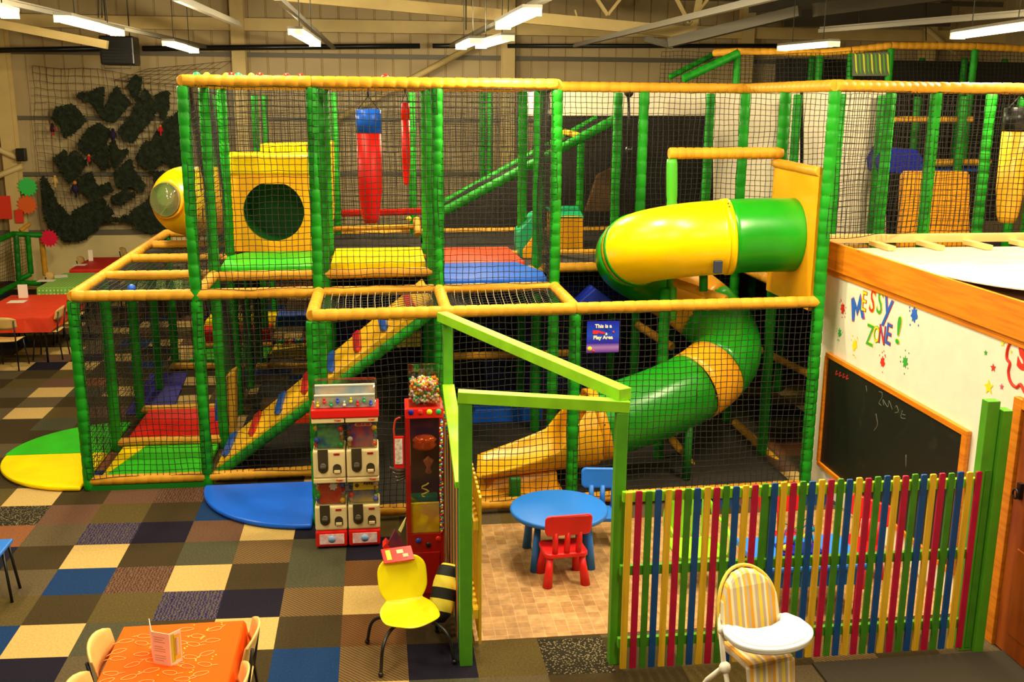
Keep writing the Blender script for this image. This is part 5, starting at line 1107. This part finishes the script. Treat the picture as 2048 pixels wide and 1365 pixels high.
# ---------------------------------------------------------------- cafe tables and chairs
def cloth(x0, x1, y0, y1, z, drop, m, name='tablecloth', label=None, cat='tablecloth', flare=.02):
    b = MB(); n = 10; top = []; 
    per = [(x0+(x1-x0)*k/n, y0) for k in range(n)]+[(x1, y0+(y1-y0)*k/n) for k in range(n)]+[(x1-(x1-x0)*k/n, y1) for k in range(n)]+[(x0, y1-(y1-y0)*k/n) for k in range(n)]
    N = len(per); cx, cy = (x0+x1)/2, (y0+y1)/2
    rings = []
    for s_, zz, wv in ((0, z, 0), (.006, z-.01, 0), (.012, z-.03, .2), (flare, z-drop, 1)):
        rg = []
        for k, (x, y) in enumerate(per):
            ox = -1 if abs(x-x0) < 1e-6 else (1 if abs(x-x1) < 1e-6 else 0); oy = -1 if abs(y-y0) < 1e-6 else (1 if abs(y-y1) < 1e-6 else 0)
            w_ = wv*.014*math.sin(k*1.9+x0*7); rg.append((x+ox*(s_+w_), y+oy*(s_+w_), zz))
        rings.append(rg)
    vs = sum(rings, []); fs = [tuple(range(N))]
    for i in range(3):
        for k in range(N): fs.append((i*N+k, i*N+(k+1) % N, (i+1)*N+(k+1) % N, (i+1)*N+k))
    b.add(vs, fs); o = b.build(name, m); md = o.modifiers.new('t', 'SOLIDIFY'); md.thickness = .003; md.offset = 1
    return tag(o, label, cat) if label else o
def cafe_table(x0, x1, y0, y1, z, label):
    t = empty('cafe_table', ((x0+x1)/2, (y0+y1)/2, 0)); tag(t, label, 'table')
    b = MB(); b.box((x0, y0, z-.03), (x1, y1, z-.004)); b.build('tabletop', M_BEECH, t)
    for x in (x0+.06, x1-.06):
        for y in (y0+.06, y1-.06): b = MB(); b.tube([(x, y, z-.03), (x, y, 0)], .016, 8); b.build('leg', M_BLACK, t)
def bent_chair(loc, rz, label, group=None):
    t = empty('bentwood_chair', loc); t.rotation_euler = (0, 0, rz); tag(t, label, 'chair', group)   # faces +Y
    b = MB(); vs = []; fs = []; nu, nv = 6, 6
    for i in range(nv+1):
        for j in range(nu+1): u, v = -1+2*j/nu, -1+2*i/nv; vs.append((u*.19*(1-.06*abs(v)), v*.19, .445+.012*u*u-.02*(max(0, v)**3)))
    for i in range(nv):
        for j in range(nu): a = i*(nu+1)+j; fs.append((a, a+1, a+nu+2, a+nu+1))
    b.add(vs, fs, 0, True); o = child_local(b.build('seat', M_BEECH), t); md = o.modifiers.new('t', 'SOLIDIFY'); md.thickness = .012
    b = MB(); vs = []; fs = []; nv = 4; nu = 8
    for i in range(nv+1):
        for j in range(nu+1):
            u = -1+2*j/nu; v = i/nv; zz = .62+.20*v-(.05*abs(u)**3 if v > .9 else 0)+(.03*abs(u)**3 if v < .1 else 0); vs.append((u*.20, -.215-.05*v+.05*u*u, zz))
    for i in range(nv):
        for j in range(nu): a = i*(nu+1)+j; fs.append((a, a+1, a+nu+2, a+nu+1))
    b.add(vs, fs, 0, True); o = child_local(b.build('backrest', M_BEECH), t); md = o.modifiers.new('t', 'SOLIDIFY'); md.thickness = .012
    for s in (-1, 1):
        b = MB(); b.tube([(s*.15, .15, .44), (s*.19, .20, 0)], .011, 8); child_local(b.build('leg', M_BLACK), t)
        b = MB(); b.tube([(s*.175, -.235, .76), (s*.165, -.19, .46), (s*.185, -.24, 0)], .011, 8); child_local(b.build('leg', M_BLACK), t)
    return t
# near table with orange leaf cloth
def leafcloth():
    m = bpy.data.materials.new('orange_cloth'); m.use_nodes = True; b = m.node_tree.nodes['Principled BSDF']; b.inputs['Base Color'].default_value = (.85, .10, .004, 1); b.inputs['Roughness'].default_value = .8; b.inputs['Specular IOR Level'].default_value = .1
    return m
TX0, TX1, TY0, TY1, TZt = 1.20, 1.93, -4.30, -2.95, .735
cafe_table(TX0+.01, TX1-.01, TY0, TY1-.01, TZt, 'near cafe table under the orange leaf patterned cloth')
cl = empty('tablecloth', ((TX0+TX1)/2, (TY0+TY1)/2, TZt)); tag(cl, 'orange tablecloth with pale outlined leaves and yellow dots', 'tablecloth')
o = cloth(TX0, TX1, TY0, TY1, TZt+.002, .16, leafcloth(), 'cloth'); o.parent = cl; o.matrix_parent_inverse = Matrix.Translation(-cl.location)
lf = MB(); dt = MB(); rr = random.Random(11)
for i in range(7):
    for j in range(11):
        x = TX0+.06+i*.105+rr.uniform(-.02, .02); y = TY0+.07+j*.125+rr.uniform(-.03, .03)+(i % 2)*.05
        if x > TX1-.05 or y > TY1-.05: continue
        a = rr.uniform(-.5, .6)+(PI if rr.random() < .4 else 0); L, W_ = .044, .022; pts = []
        for k in range(13): t = 2*PI*k/12; u = L*math.cos(t); v = W_*math.sin(t)*(1-.3*math.cos(t)); pts.append((x+u*math.cos(a)-v*math.sin(a), y+u*math.sin(a)+v*math.cos(a), TZt+.0065))
        lf.tube(pts, .0026, 4, cap=False); lf.tube([(x-L*math.cos(a), y-L*math.sin(a), TZt+.0065), (x-L*1.8*math.cos(a+.25), y-L*1.8*math.sin(a+.25), TZt+.0065)], .0026, 4)
        if rr.random() < .6: 
            for q_ in range(rr.choice((1, 3))): dt.lathe([(1e-4, 0), (.0065, 0), (.0065, .001), (1e-4, .001)], (x+rr.uniform(.03, .05), y+.06+q_*.016+rr.uniform(-.01, .01), TZt+.0055), 8)
lf.build('leaf_print', mat('pale_orange_print', (.95, .42, .12), .6), cl); dt.build('dot_print', mat('amber_print', (.95, .45, .01), .6), cl)
mc = at(322, 1330, Z=TZt+.006); mn = empty('menu_card', (mc.x+.02, mc.y, TZt)); tag(mn, 'white folded menu card standing on the orange tablecloth', 'menu')
M_MENU = mat('menu_paper', (.90, .72, .62), .6); z0 = TZt+.008
pA, pB, pC = at(308, 1327, Z=z0), at(342, 1333, Z=z0), at(365, 1322, Z=z0); H = V((0, 0, .205)); pD = at(303, 1300, Z=z0)
def leaf(a, c_, nm, m, lo=0, hi=1, z=0): b = MB(); n = (c_-a).cross(H).normalized()*.0015; p = a.lerp(c_, lo); q = a.lerp(c_, hi); v = [p, q, q+H, p+H]; b.add([x+n for x in v]+[x-n for x in v], [(0, 1, 2, 3), (7, 6, 5, 4), (0, 4, 5, 1), (1, 5, 6, 2), (2, 6, 7, 3), (3, 7, 4, 0)]); return b.build(nm, m, mn)
leaf(pA, pB, 'page', M_MENU); leaf(pB, pC, 'page', M_MENU); leaf(pA, pD, 'page', M_MENU)
def onleaf(a, c_, u0, u1, v0, v1, nm, m):
    b = MB(); n = (c_-a).cross(V((0, 0, 1))).normalized()*.0022; n = n if n.y < 0 else -n; f = lambda u, v: a.lerp(c_, u)+H*v+n
    b.add([f(u0, v0), f(u1, v0), f(u1, v1), f(u0, v1)]+[f(u0, v0)-n*.2, f(u1, v0)-n*.2, f(u1, v1)-n*.2, f(u0, v1)-n*.2], [(0, 1, 2, 3), (7, 6, 5, 4)]); b.build(nm, m, mn)
onleaf(pB, pC, .12, .42, .08, .95, 'green_print', mat('lime_ink', (.45, .55, .02), .6)); onleaf(pB, pC, .34, .9, .12, .9, 'yellow_print', mat('gold_ink', (.75, .48, .03), .6)); onleaf(pB, pC, .45, .78, .25, .8, 'white_print', M_WHITE)
for k in range(11):
    if k in (3, 7): continue
    onleaf(pA, pB, .12, .75 if k % 3 else .62, .12+k*.072, .135+k*.072, 'text_line', mat('grey_ink', (.42, .28, .22), .6))
bent_chair((1.33, -3.22, 0), math.radians(-90), 'pale bentwood chair pushed in at the left side of the orange table')
bent_chair((1.80, -3.17, 0), math.radians(90), 'pale bentwood chair pushed in at the right side of the orange table')
bent_chair((1.33, -3.72, 0), math.radians(-92), 'bentwood chair cut by the picture edge, left of the orange table')
bent_chair((1.80, -3.70, 0), math.radians(90), 'bentwood chair cut by the picture edge, right of the orange table')
# far tables
def dotted(name, c1, c2, sc):
    m = bpy.data.materials.new(name); m.use_nodes = True; nt = m.node_tree; b = nt.nodes['Principled BSDF']; tc = nt.nodes.new('ShaderNodeTexCoord'); v = nt.nodes.new('ShaderNodeTexVoronoi'); v.inputs['Scale'].default_value = sc; v.inputs['Randomness'].default_value = 0
    r = nt.nodes.new('ShaderNodeValToRGB'); r.color_ramp.elements[0].color = (*c2, 1); r.color_ramp.elements[1].color = (*c1, 1); r.color_ramp.elements[0].position = .22; r.color_ramp.elements[1].position = .3
    nt.links.new(tc.outputs['Object'], v.inputs[0]); nt.links.new(v.outputs['Distance'], r.inputs[0]); nt.links.new(r.outputs[0], b.inputs['Base Color']); return m
M_CG = dotted('green_dotted_cloth', (.20, .50, .06), (.75, .80, .35), 16); M_CR = mat('scarlet_cloth', (.80, .05, .012), .55, noise=.1, nscale=6); M_CR2 = mat('red_cloth', (.62, .015, .008), .55); M_CB = dotted('blue_dotted_cloth', (.30, .30, .20), (.01, .08, .5), 9)
for (x0, x1, y0, y1, mm, la, lb, dd) in ((-3.35, -2.22, 6.9, 8.75, M_CR, 'cafe table under the scarlet cloth at the left edge', 'scarlet tablecloth on the nearest of the left tables', .24),
                               (-3.15, -2.42, 9.45, 11.0, M_CG, 'cafe table under the green dotted cloth', 'green dotted tablecloth on the second left table', .22),
                               (-3.17, -2.50, 11.45, 13.0, M_CR2, 'cafe table under the dark red cloth', 'dark red tablecloth near the back wall', .24),
                               (-2.45, -1.40, 13.2, 14.2, M_CB, 'cafe table under the grey and blue cloth at the back wall', 'grey tablecloth with blue dots at the back wall', .24),
                               (-1.55, -.80, 9.9, 11.3, M_CG, 'cafe table with green cloth seen through the low cage', 'green dotted tablecloth seen through the low cage', .22)):
    cafe_table(x0+.02, x1-.02, y0+.02, y1-.02, .735, la); cloth(x0, x1, y0, y1, .738, dd, mm, 'tablecloth', lb)
M_PAPER = mat('paper', (.92, .84, .72), .6)
def card(px, py, w_, d_, z, label, stand=0, rot=0):
    c_ = at(px, py, Z=z); b = MB()
    if stand: b.box((c_.x-w_/2, c_.y-.02, z), (c_.x+w_/2, c_.y-.015, z+stand)); b.box((c_.x-w_/2, c_.y+.02, z), (c_.x+w_/2, c_.y+.025, z+stand)); b.box((c_.x-w_/2, c_.y-.015, z), (c_.x-w_/2+.005, c_.y+.02, z+stand))
    else: b.box((c_.x-w_/2, c_.y-d_/2, z), (c_.x+w_/2, c_.y+d_/2, z+.004), R=Matrix.Rotation(rot, 3, 'Z'))
    tag(b.build('menu_card', M_PAPER), label, 'menu')
card(47, 596, .14, .05, .745, 'white menu standing on the scarlet table at the left edge', .22)
card(34, 604, .26, .22, .745, 'white sheet lying flat on the scarlet table'); card(122, 553, .22, .3, .745, 'white sheet lying on the far end of the green table', 0, .3)
card(92, 562, .28, .2, .745, 'white sheet lying on the near corner of the green table'); card(182, 522, .08, .05, .745, 'tall white menu standing on the dark red table', .22); card(160, 530, .24, .2, .745, 'white sheet lying flat on the dark red table')
for k, (x, y, rz, lb) in enumerate(((-2.36, 7.3, 90, 'wooden chair at the near right corner of the scarlet table'), (-2.35, 7.9, 90, 'wooden chair at the right side middle of the scarlet table'), (-2.36, 8.5, 90, 'wooden chair at the far right corner of the scarlet table'), (-2.75, 6.72, 0, 'wooden chair at the near end of the scarlet table'),
                            (-3.3, 8.3, -90, 'wooden chair at the far left of the scarlet table'), (-2.52, 9.9, 90, 'wooden chair right of the green table, near end'), (-2.50, 10.5, 90, 'wooden chair right of the green table, far end'), (-3.08, 10.6, -90, 'wooden chair left of the green table'),
                            (-2.62, 11.9, 90, 'wooden chair right of the dark red table, near end'), (-2.62, 12.5, 90, 'wooden chair right of the dark red table, far end'), (-3.08, 12.6, -90, 'wooden chair left of the dark red table'), (-2.55, 13.9, -90, 'wooden chair at the left of the table by the back wall'), (-1.7, 10.2, -90, 'wooden chair left of the caged green table'), (-.65, 10.4, 90, 'wooden chair right of the caged green table'))):
    bent_chair((x, y, 0), math.radians(rz), lb)
# chair cut by the left picture edge
lc = empty('moulded_chair', (-.45, -1.05, 0)); tag(lc, 'chair with a blue seat and black legs cut by the left picture edge', 'chair')
b = MB(); b.box((-.62, -1.22, .44), (-.18, -.85, .47)); b.build('seat', M_TOYB, lc, .012)
b = MB(); b.box((-.66, -1.2, .48), (-.63, -.87, .80)); b.build('backrest', M_TOYB, lc, .012)
for x, y, x2, y2 in ((-.22, -1.0, -.17, -1.05), (-.22, -.87, -.19, -.80), (-.58, -1.2, -.64, -1.26), (-.58, -.87, -.62, -.80)): b = MB(); b.tube([(x, y, .44), (x2, y2, 0)], .012, 8); b.build('leg', M_BLACK, lc)

# ---------------------------------------------------------------- green fence by the left wall
gfz = empty('toddler_fence', (-4.7, 12.8, 0)); tag(gfz, 'green padded toddler area fence with netting in the left corner', 'fence')
def fr(pts, m, r=.055): b = MB(); [padded(b, at(*p, Y=y1), at(*q_, Y=y2), r, .2) for (p, y1), (q_, y2) in zip(pts, pts[1:])]; b.build('padded_rail', m, gfz)
fr([((-30, 492), 11.4), ((28, 467), 12.6)], M_GREEN); fr([((26, 468), 12.6), ((86, 471), 12.8)], M_GREEN); fr([((32, 470), 12.6), ((38, 562), 12.6)], M_DGREEN); fr([((55, 470), 12.7), ((62, 548), 12.7)], M_GREEN)
fr([((38, 560), 12.6), ((62, 548), 12.7)], M_GREEN); fr([((0, 585), 11.6), ((38, 566), 12.6)], M_GREEN); fr([((38, 566), 12.6), ((80, 567), 12.9)], M_GREEN); fr([((83, 475), 12.9), ((91, 552), 12.9)], M_YEL); fr([((40, 462), 12.7), ((60, 448), 12.9)], M_YEL, .04)
net(at(-30, 498, Y=11.4), at(30, 474, Y=12.6), at(38, 556, Y=12.6), at(-30, 580, Y=11.4), cell=.07, parent=gfz)
net(at(34, 474, Y=12.6), at(56, 474, Y=12.7), at(60, 545, Y=12.7), at(40, 556, Y=12.6), cell=.07, parent=gfz)
# stars and notices
def burst(px, py, r_, col, label, yy=WY-.46, n=15):
    c_ = at(px, py, Y=yy); R_w = r_*(c_-CAM).length/FPX; b = MB(); pts = [(R_w*(1.14 if k % 2 else .84)*math.cos(PI*k/n), R_w*(1.14 if k % 2 else .84)*math.sin(PI*k/n)) for k in range(2*n)]
    b.prism(pts, lambda u, v: c_+V((u, 0, v)), lambda u, v: c_+V((u, .012, v))); tag(b.build('starburst_sign', mat('card_%s' % label.split()[0], col, .5)), label, 'sign')
burst(55, 374, 16, (.05, .75, .12), 'green starburst card pinned on the wall column'); burst(54, 410, 16, (1, .16, .02), 'orange starburst card below the green one'); burst(98, 477, 15, (.85, .004, .05), 'crimson starburst card on the green fence end', 12.75)
for (x0, y0, x1, y1, c_, lb) in ((-8, 392, 25, 438, (.95, .05, .02), 'large red notice on the left wall'), (29, 420, 48, 446, (.9, .02, .02), 'small red card beside the wall column'), (28, 0-5, 40, -2, (.9, .02, .02), '')):
    if lb: A, B = at(x0, y0, Y=WY-.47), at(x1, y1, Y=WY-.47); b = MB(); b.box((A.x, WY-.48, B.z), (B.x, WY-.465, A.z)); tag(b.build('notice', mat('notice_red', c_, .5)), lb, 'sign')
sp = empty('wall_speaker', at(41, 310, Y=WY-.55)); tag(sp, 'small black loudspeaker on the left wall column', 'speaker'); A, B = at(31, 297, Y=WY-.60), at(52, 323, Y=WY-.60)
b = MB(); b.box((A.x, WY-.62, B.z), (B.x, WY-.47, A.z)); b.build('cabinet', M_BLACK, sp, .015); b = MB(); b.box((A.x+.02, WY-.63, B.z+.02), (B.x-.02, WY-.621, A.z-.02)); b.build('grille', M_DARK, sp)
# fan heater under the roof
fh = empty('unit_heater', at(238, 105, Y=11)); tag(fh, 'black fan heater hung over the camouflage netting', 'heater')
A, B = at(202, 72, Y=11), at(275, 131, Y=11); b = MB(); b.box((A.x, 10.8, B.z), (B.x, 11.3, A.z)); b.build('casing', M_BLACK, fh, .03)
b = MB()
for k in range(5): z = B.z+.05+k*.055; b.box((A.x+.05, 10.77, z), (B.x-.05, 10.80, z+.02))
b.build('louvre', M_DARK, fh); b = MB(); [b.tube([(x, 11.0, A.z), (x, 11.0, 6.9)], .012, 6) for x in (A.x+.1, B.x-.1)]; b.build('hanger', M_DSTEEL, fh)
b = MB(); A2, B2 = at(208, 128, Y=10.8), at(262, 137, Y=10.8); b.tube([V((A2.x, 10.8, A2.z)), V((A2.x, 10.8, B2.z)), V((B2.x, 10.8, B2.z)), V((B2.x, 10.8, A2.z))], .01, 6); b.build('guard_bar', M_DSTEEL, fh)

# ---------------------------------------------------------------- camouflage netting on the back wall
cn = empty('camouflage_net', at(200, 300, Y=WY-.3)); tag(cn, 'cord net on the back wall hung with ragged dark green camouflage cloth', 'net')
M_CORD = mat('brown_cord', (.10, .075, .04), .8); M_CAMO = mat('camouflage_cloth', (.022, .035, .014), .9, col2=(.008, .012, .006), nscale=9)
def wq(x, y, yy=WY-.25): return at(x, y, Y=yy)
net(wq(62, 130), wq(300, 150), wq(330, 440), wq(85, 420), cell=.15, wob=.03, r=.006, name='cord_netting', m=M_CORD, parent=cn)
net(wq(232, 160), wq(372, 170), wq(372, 420), wq(260, 430), cell=.15, wob=.03, r=.006, name='cord_netting', m=M_CORD, parent=cn)
net(wq(232, 160), wq(300, 138), wq(462, 122), wq(372, 178), cell=.17, wob=.02, r=.005, name='cord_netting', m=M_CORD, parent=cn)
def inside(p, poly):
    x, y = p; c_ = False; n = len(poly)
    for i in range(n):
        x1, y1 = poly[i]; x2, y2 = poly[(i+1) % n]
        if (y1 > y) != (y2 > y) and x < (x2-x1)*(y-y1)/(y2-y1)+x1: c_ = not c_
    return c_
patches = [[(108, 222), (118, 216), (145, 210), (170, 240), (150, 262), (130, 274), (122, 250), (112, 244)], [(157, 190), (172, 188), (206, 175), (205, 210), (200, 228), (182, 202), (165, 200)],
           [(200, 232), (215, 210), (232, 175), (243, 190), (260, 205), (240, 228), (225, 245)], [(257, 170), (272, 150), (282, 162), (272, 200), (266, 190)], [(237, 262), (262, 235), (290, 180), (312, 215), (300, 240), (262, 285), (245, 275)],
           [(312, 192), (335, 183), (336, 215), (325, 240), (315, 215)], [(157, 290), (175, 262), (198, 247), (218, 262), (210, 290), (188, 305), (170, 305)], [(188, 318), (212, 290), (216, 335), (205, 338)],
           [(226, 270), (232, 300), (255, 302), (238, 325), (226, 340), (222, 300)], [(272, 315), (295, 282), (295, 335), (282, 330)], [(300, 290), (325, 250), (370, 215), (372, 420), (340, 330), (325, 320), (300, 345)],
           [(108, 318), (132, 302), (135, 330), (142, 306), (155, 305), (172, 325), (160, 345), (140, 365), (125, 345)], [(232, 345), (260, 320), (268, 345), (290, 370), (280, 385), (262, 370), (245, 378), (232, 365)], [(155, 362), (180, 345), (195, 375), (220, 368), (225, 382), (180, 400), (165, 385)],
           [(222, 398), (250, 382), (270, 390), (240, 410)], [(85, 353), (100, 375), (112, 405), (135, 430), (160, 440), (190, 425), (235, 440), (262, 430), (300, 400), (308, 430), (322, 440), (335, 455), (300, 468), (262, 445), (240, 440), (205, 445), (170, 478), (130, 482), (100, 455), (90, 430)],
           [(145, 425), (175, 410), (205, 400), (225, 425), (200, 445), (160, 445)], [(262, 425), (295, 405), (312, 375), (325, 400), (315, 445), (290, 460)], [(308, 345), (330, 345), (318, 400)]]
for poly in patches:
    rr = random.Random(int(sum(p[0] for p in poly))); xs = [p[0] for p in poly]; ys = [p[1] for p in poly]; area = abs(sum(poly[i][0]*poly[(i+1) % len(poly)][1]-poly[(i+1) % len(poly)][0]*poly[i][1] for i in range(len(poly))))/2
    b = MB(); n = int(area*.36)+30; k = 0
    while k < n:
        p = (rr.uniform(min(xs), max(xs)), rr.uniform(min(ys), max(ys)))
        if not inside(p, poly): continue
        c_ = wq(*p, WY-.30-rr.uniform(0, .10)); s_ = rr.uniform(.035, .075); a = rr.uniform(0, 2*PI); u = V((math.cos(a), rr.uniform(-.4, .4), math.sin(a)))*s_; w_ = V((-math.sin(a), rr.uniform(-.5, .5), math.cos(a)))*s_*.6
        b.add([c_-u, c_+w_, c_+u*1.2, c_-w_], [(0, 1, 2, 3)]); k += 1
    b.build('cloth_patch', M_CAMO, cn)
# soft toys on the net
def toy(px, py, s_, cols, label, nm='soft_toy'):
    c_ = at(px, py, Y=WY-.48); t = empty(nm, c_); tag(t, label, 'soft toy')
    b = MB(); b.lathe([(1e-4, -s_), (s_*.35, -s_*.75), (s_*.5, -.1*s_), (s_*.36, s_*.45), (1e-4, s_*.6)], c_, 12); b.build('body', cols[0], t)
    b = MB(); b.sphere(c_+V((s_*.05, -.01, s_*.72)), s_*.30, n=12); b.build('head', cols[1], t)
    b = MB(); b.lathe([(s_*.10, 0), (s_*.07, s_*.12), (1e-4, s_*.22)], c_+V((s_*.05, -s_*.28, s_*.70)), 8, axis='Y'); b.build('beak', BM['y'], t)
    for q_ in (-1, 1):
        b = MB(); b.prism([(0, .35*s_), (q_*.42*s_, .1*s_), (q_*.55*s_, -.7*s_), (q_*.25*s_, -.4*s_)], lambda u, v: c_+V((u+q_*.1*s_, -.03, v)), lambda u, v: c_+V((u+q_*.1*s_, .03, v))); b.build('wing', cols[2], t, .008)
    b = MB(); b.prism([(-.12*s_, -.8*s_), (.12*s_, -.8*s_), (.2*s_, -1.6*s_), (-.15*s_, -1.55*s_)], lambda u, v: c_+V((u, -.02, v)), lambda u, v: c_+V((u, .02, v))); b.build('tail', cols[2], t)
MR_, MK, MY_ = mat('plush_red', (.60, .01, .02), .8), mat('plush_black', (.01, .01, .02), .8), mat('plush_gold', (.75, .50, .15), .8)
toy(178, 317, .09, (MR_, mat('plush_orange', (.8, .25, .02), .8), MK), 'red plush parrot in the middle of the camouflage net'); toy(321, 258, .09, (MR_, mat('plush_orange', (.8, .25, .02), .8), MR_), 'red plush parrot high at the right of the camouflage net')
toy(105, 256, .10, (MK, MK, MR_), 'black plush bird hanging at the far left of the net'); toy(226, 268, .12, (mat('plush_navy', (.02, .01, .06), .8), MK, MK), 'dark plush bird above the centre of the net'); toy(150, 375, .14, (mat('plush_navy', (.02, .01, .06), .8), mat('plush_orange', (.8, .25, .02), .8), MK), 'large dark plush bird with an orange head low on the net'); toy(110, 360, .10, (MY_, MY_, MY_), 'golden plush toy low at the left of the net')

yb_ = at(570, 690, Y=6.95).z; rr = random.Random(3)
xa, xb = at(550, 690, Y=6.95).x, at(620, 690, Y=6.95).x
for k in range(22):
    ix, iy = k % 11, k // 11
    ball((xa+.045+(xb-xa-.08)*ix/10, 7.0+.11*iy+rr.uniform(-.01, .01), yb_+.036), .035, BM[rr.choice('rryygb')], 'small ball in the pile on the yellow sloping block behind the ramp', 'pile of balls on the yellow sloping block')
# ---------------------------------------------------------------- groups of like things
GR = {'ceiling_light': 'strip lights under the hall roof', 'cable_tray': 'cable trays under the roof', 'cafe_table': 'cafe tables under cloths', 'tablecloth': 'cloths on the cafe tables', 'menu_card': 'menus and sheets on the cafe tables', 'bentwood_chair': 'wooden chairs around the cafe tables',
      'moulded_chair': 'moulded plastic chairs', 'play_chair': 'small plastic chairs in the pen', 'punch_bag': 'hanging punch bags', 'foam_mat': 'foam mats in the climbing frame', 'foam_block': 'foam blocks in the climbing frame', 'landing_mat': 'landing mats around the climbing frame', 'capsule_machine': 'capsule machines in the stack', 'machine_base': 'base trays of the capsule machines',
      'soft_toy': 'plush birds on the camouflage net', 'starburst_sign': 'starburst cards', 'notice': 'red notices on the left wall', 'partition_board': 'pale boards behind the netting', 'picket_fence': 'painted picket fences', 'plastic_ball': 'loose plastic balls'}
for o in list(bpy.data.objects):
    k = o.name.split('.')[0]
    if o.parent is None and k in GR and 'group' not in o: o['group'] = GR[k]
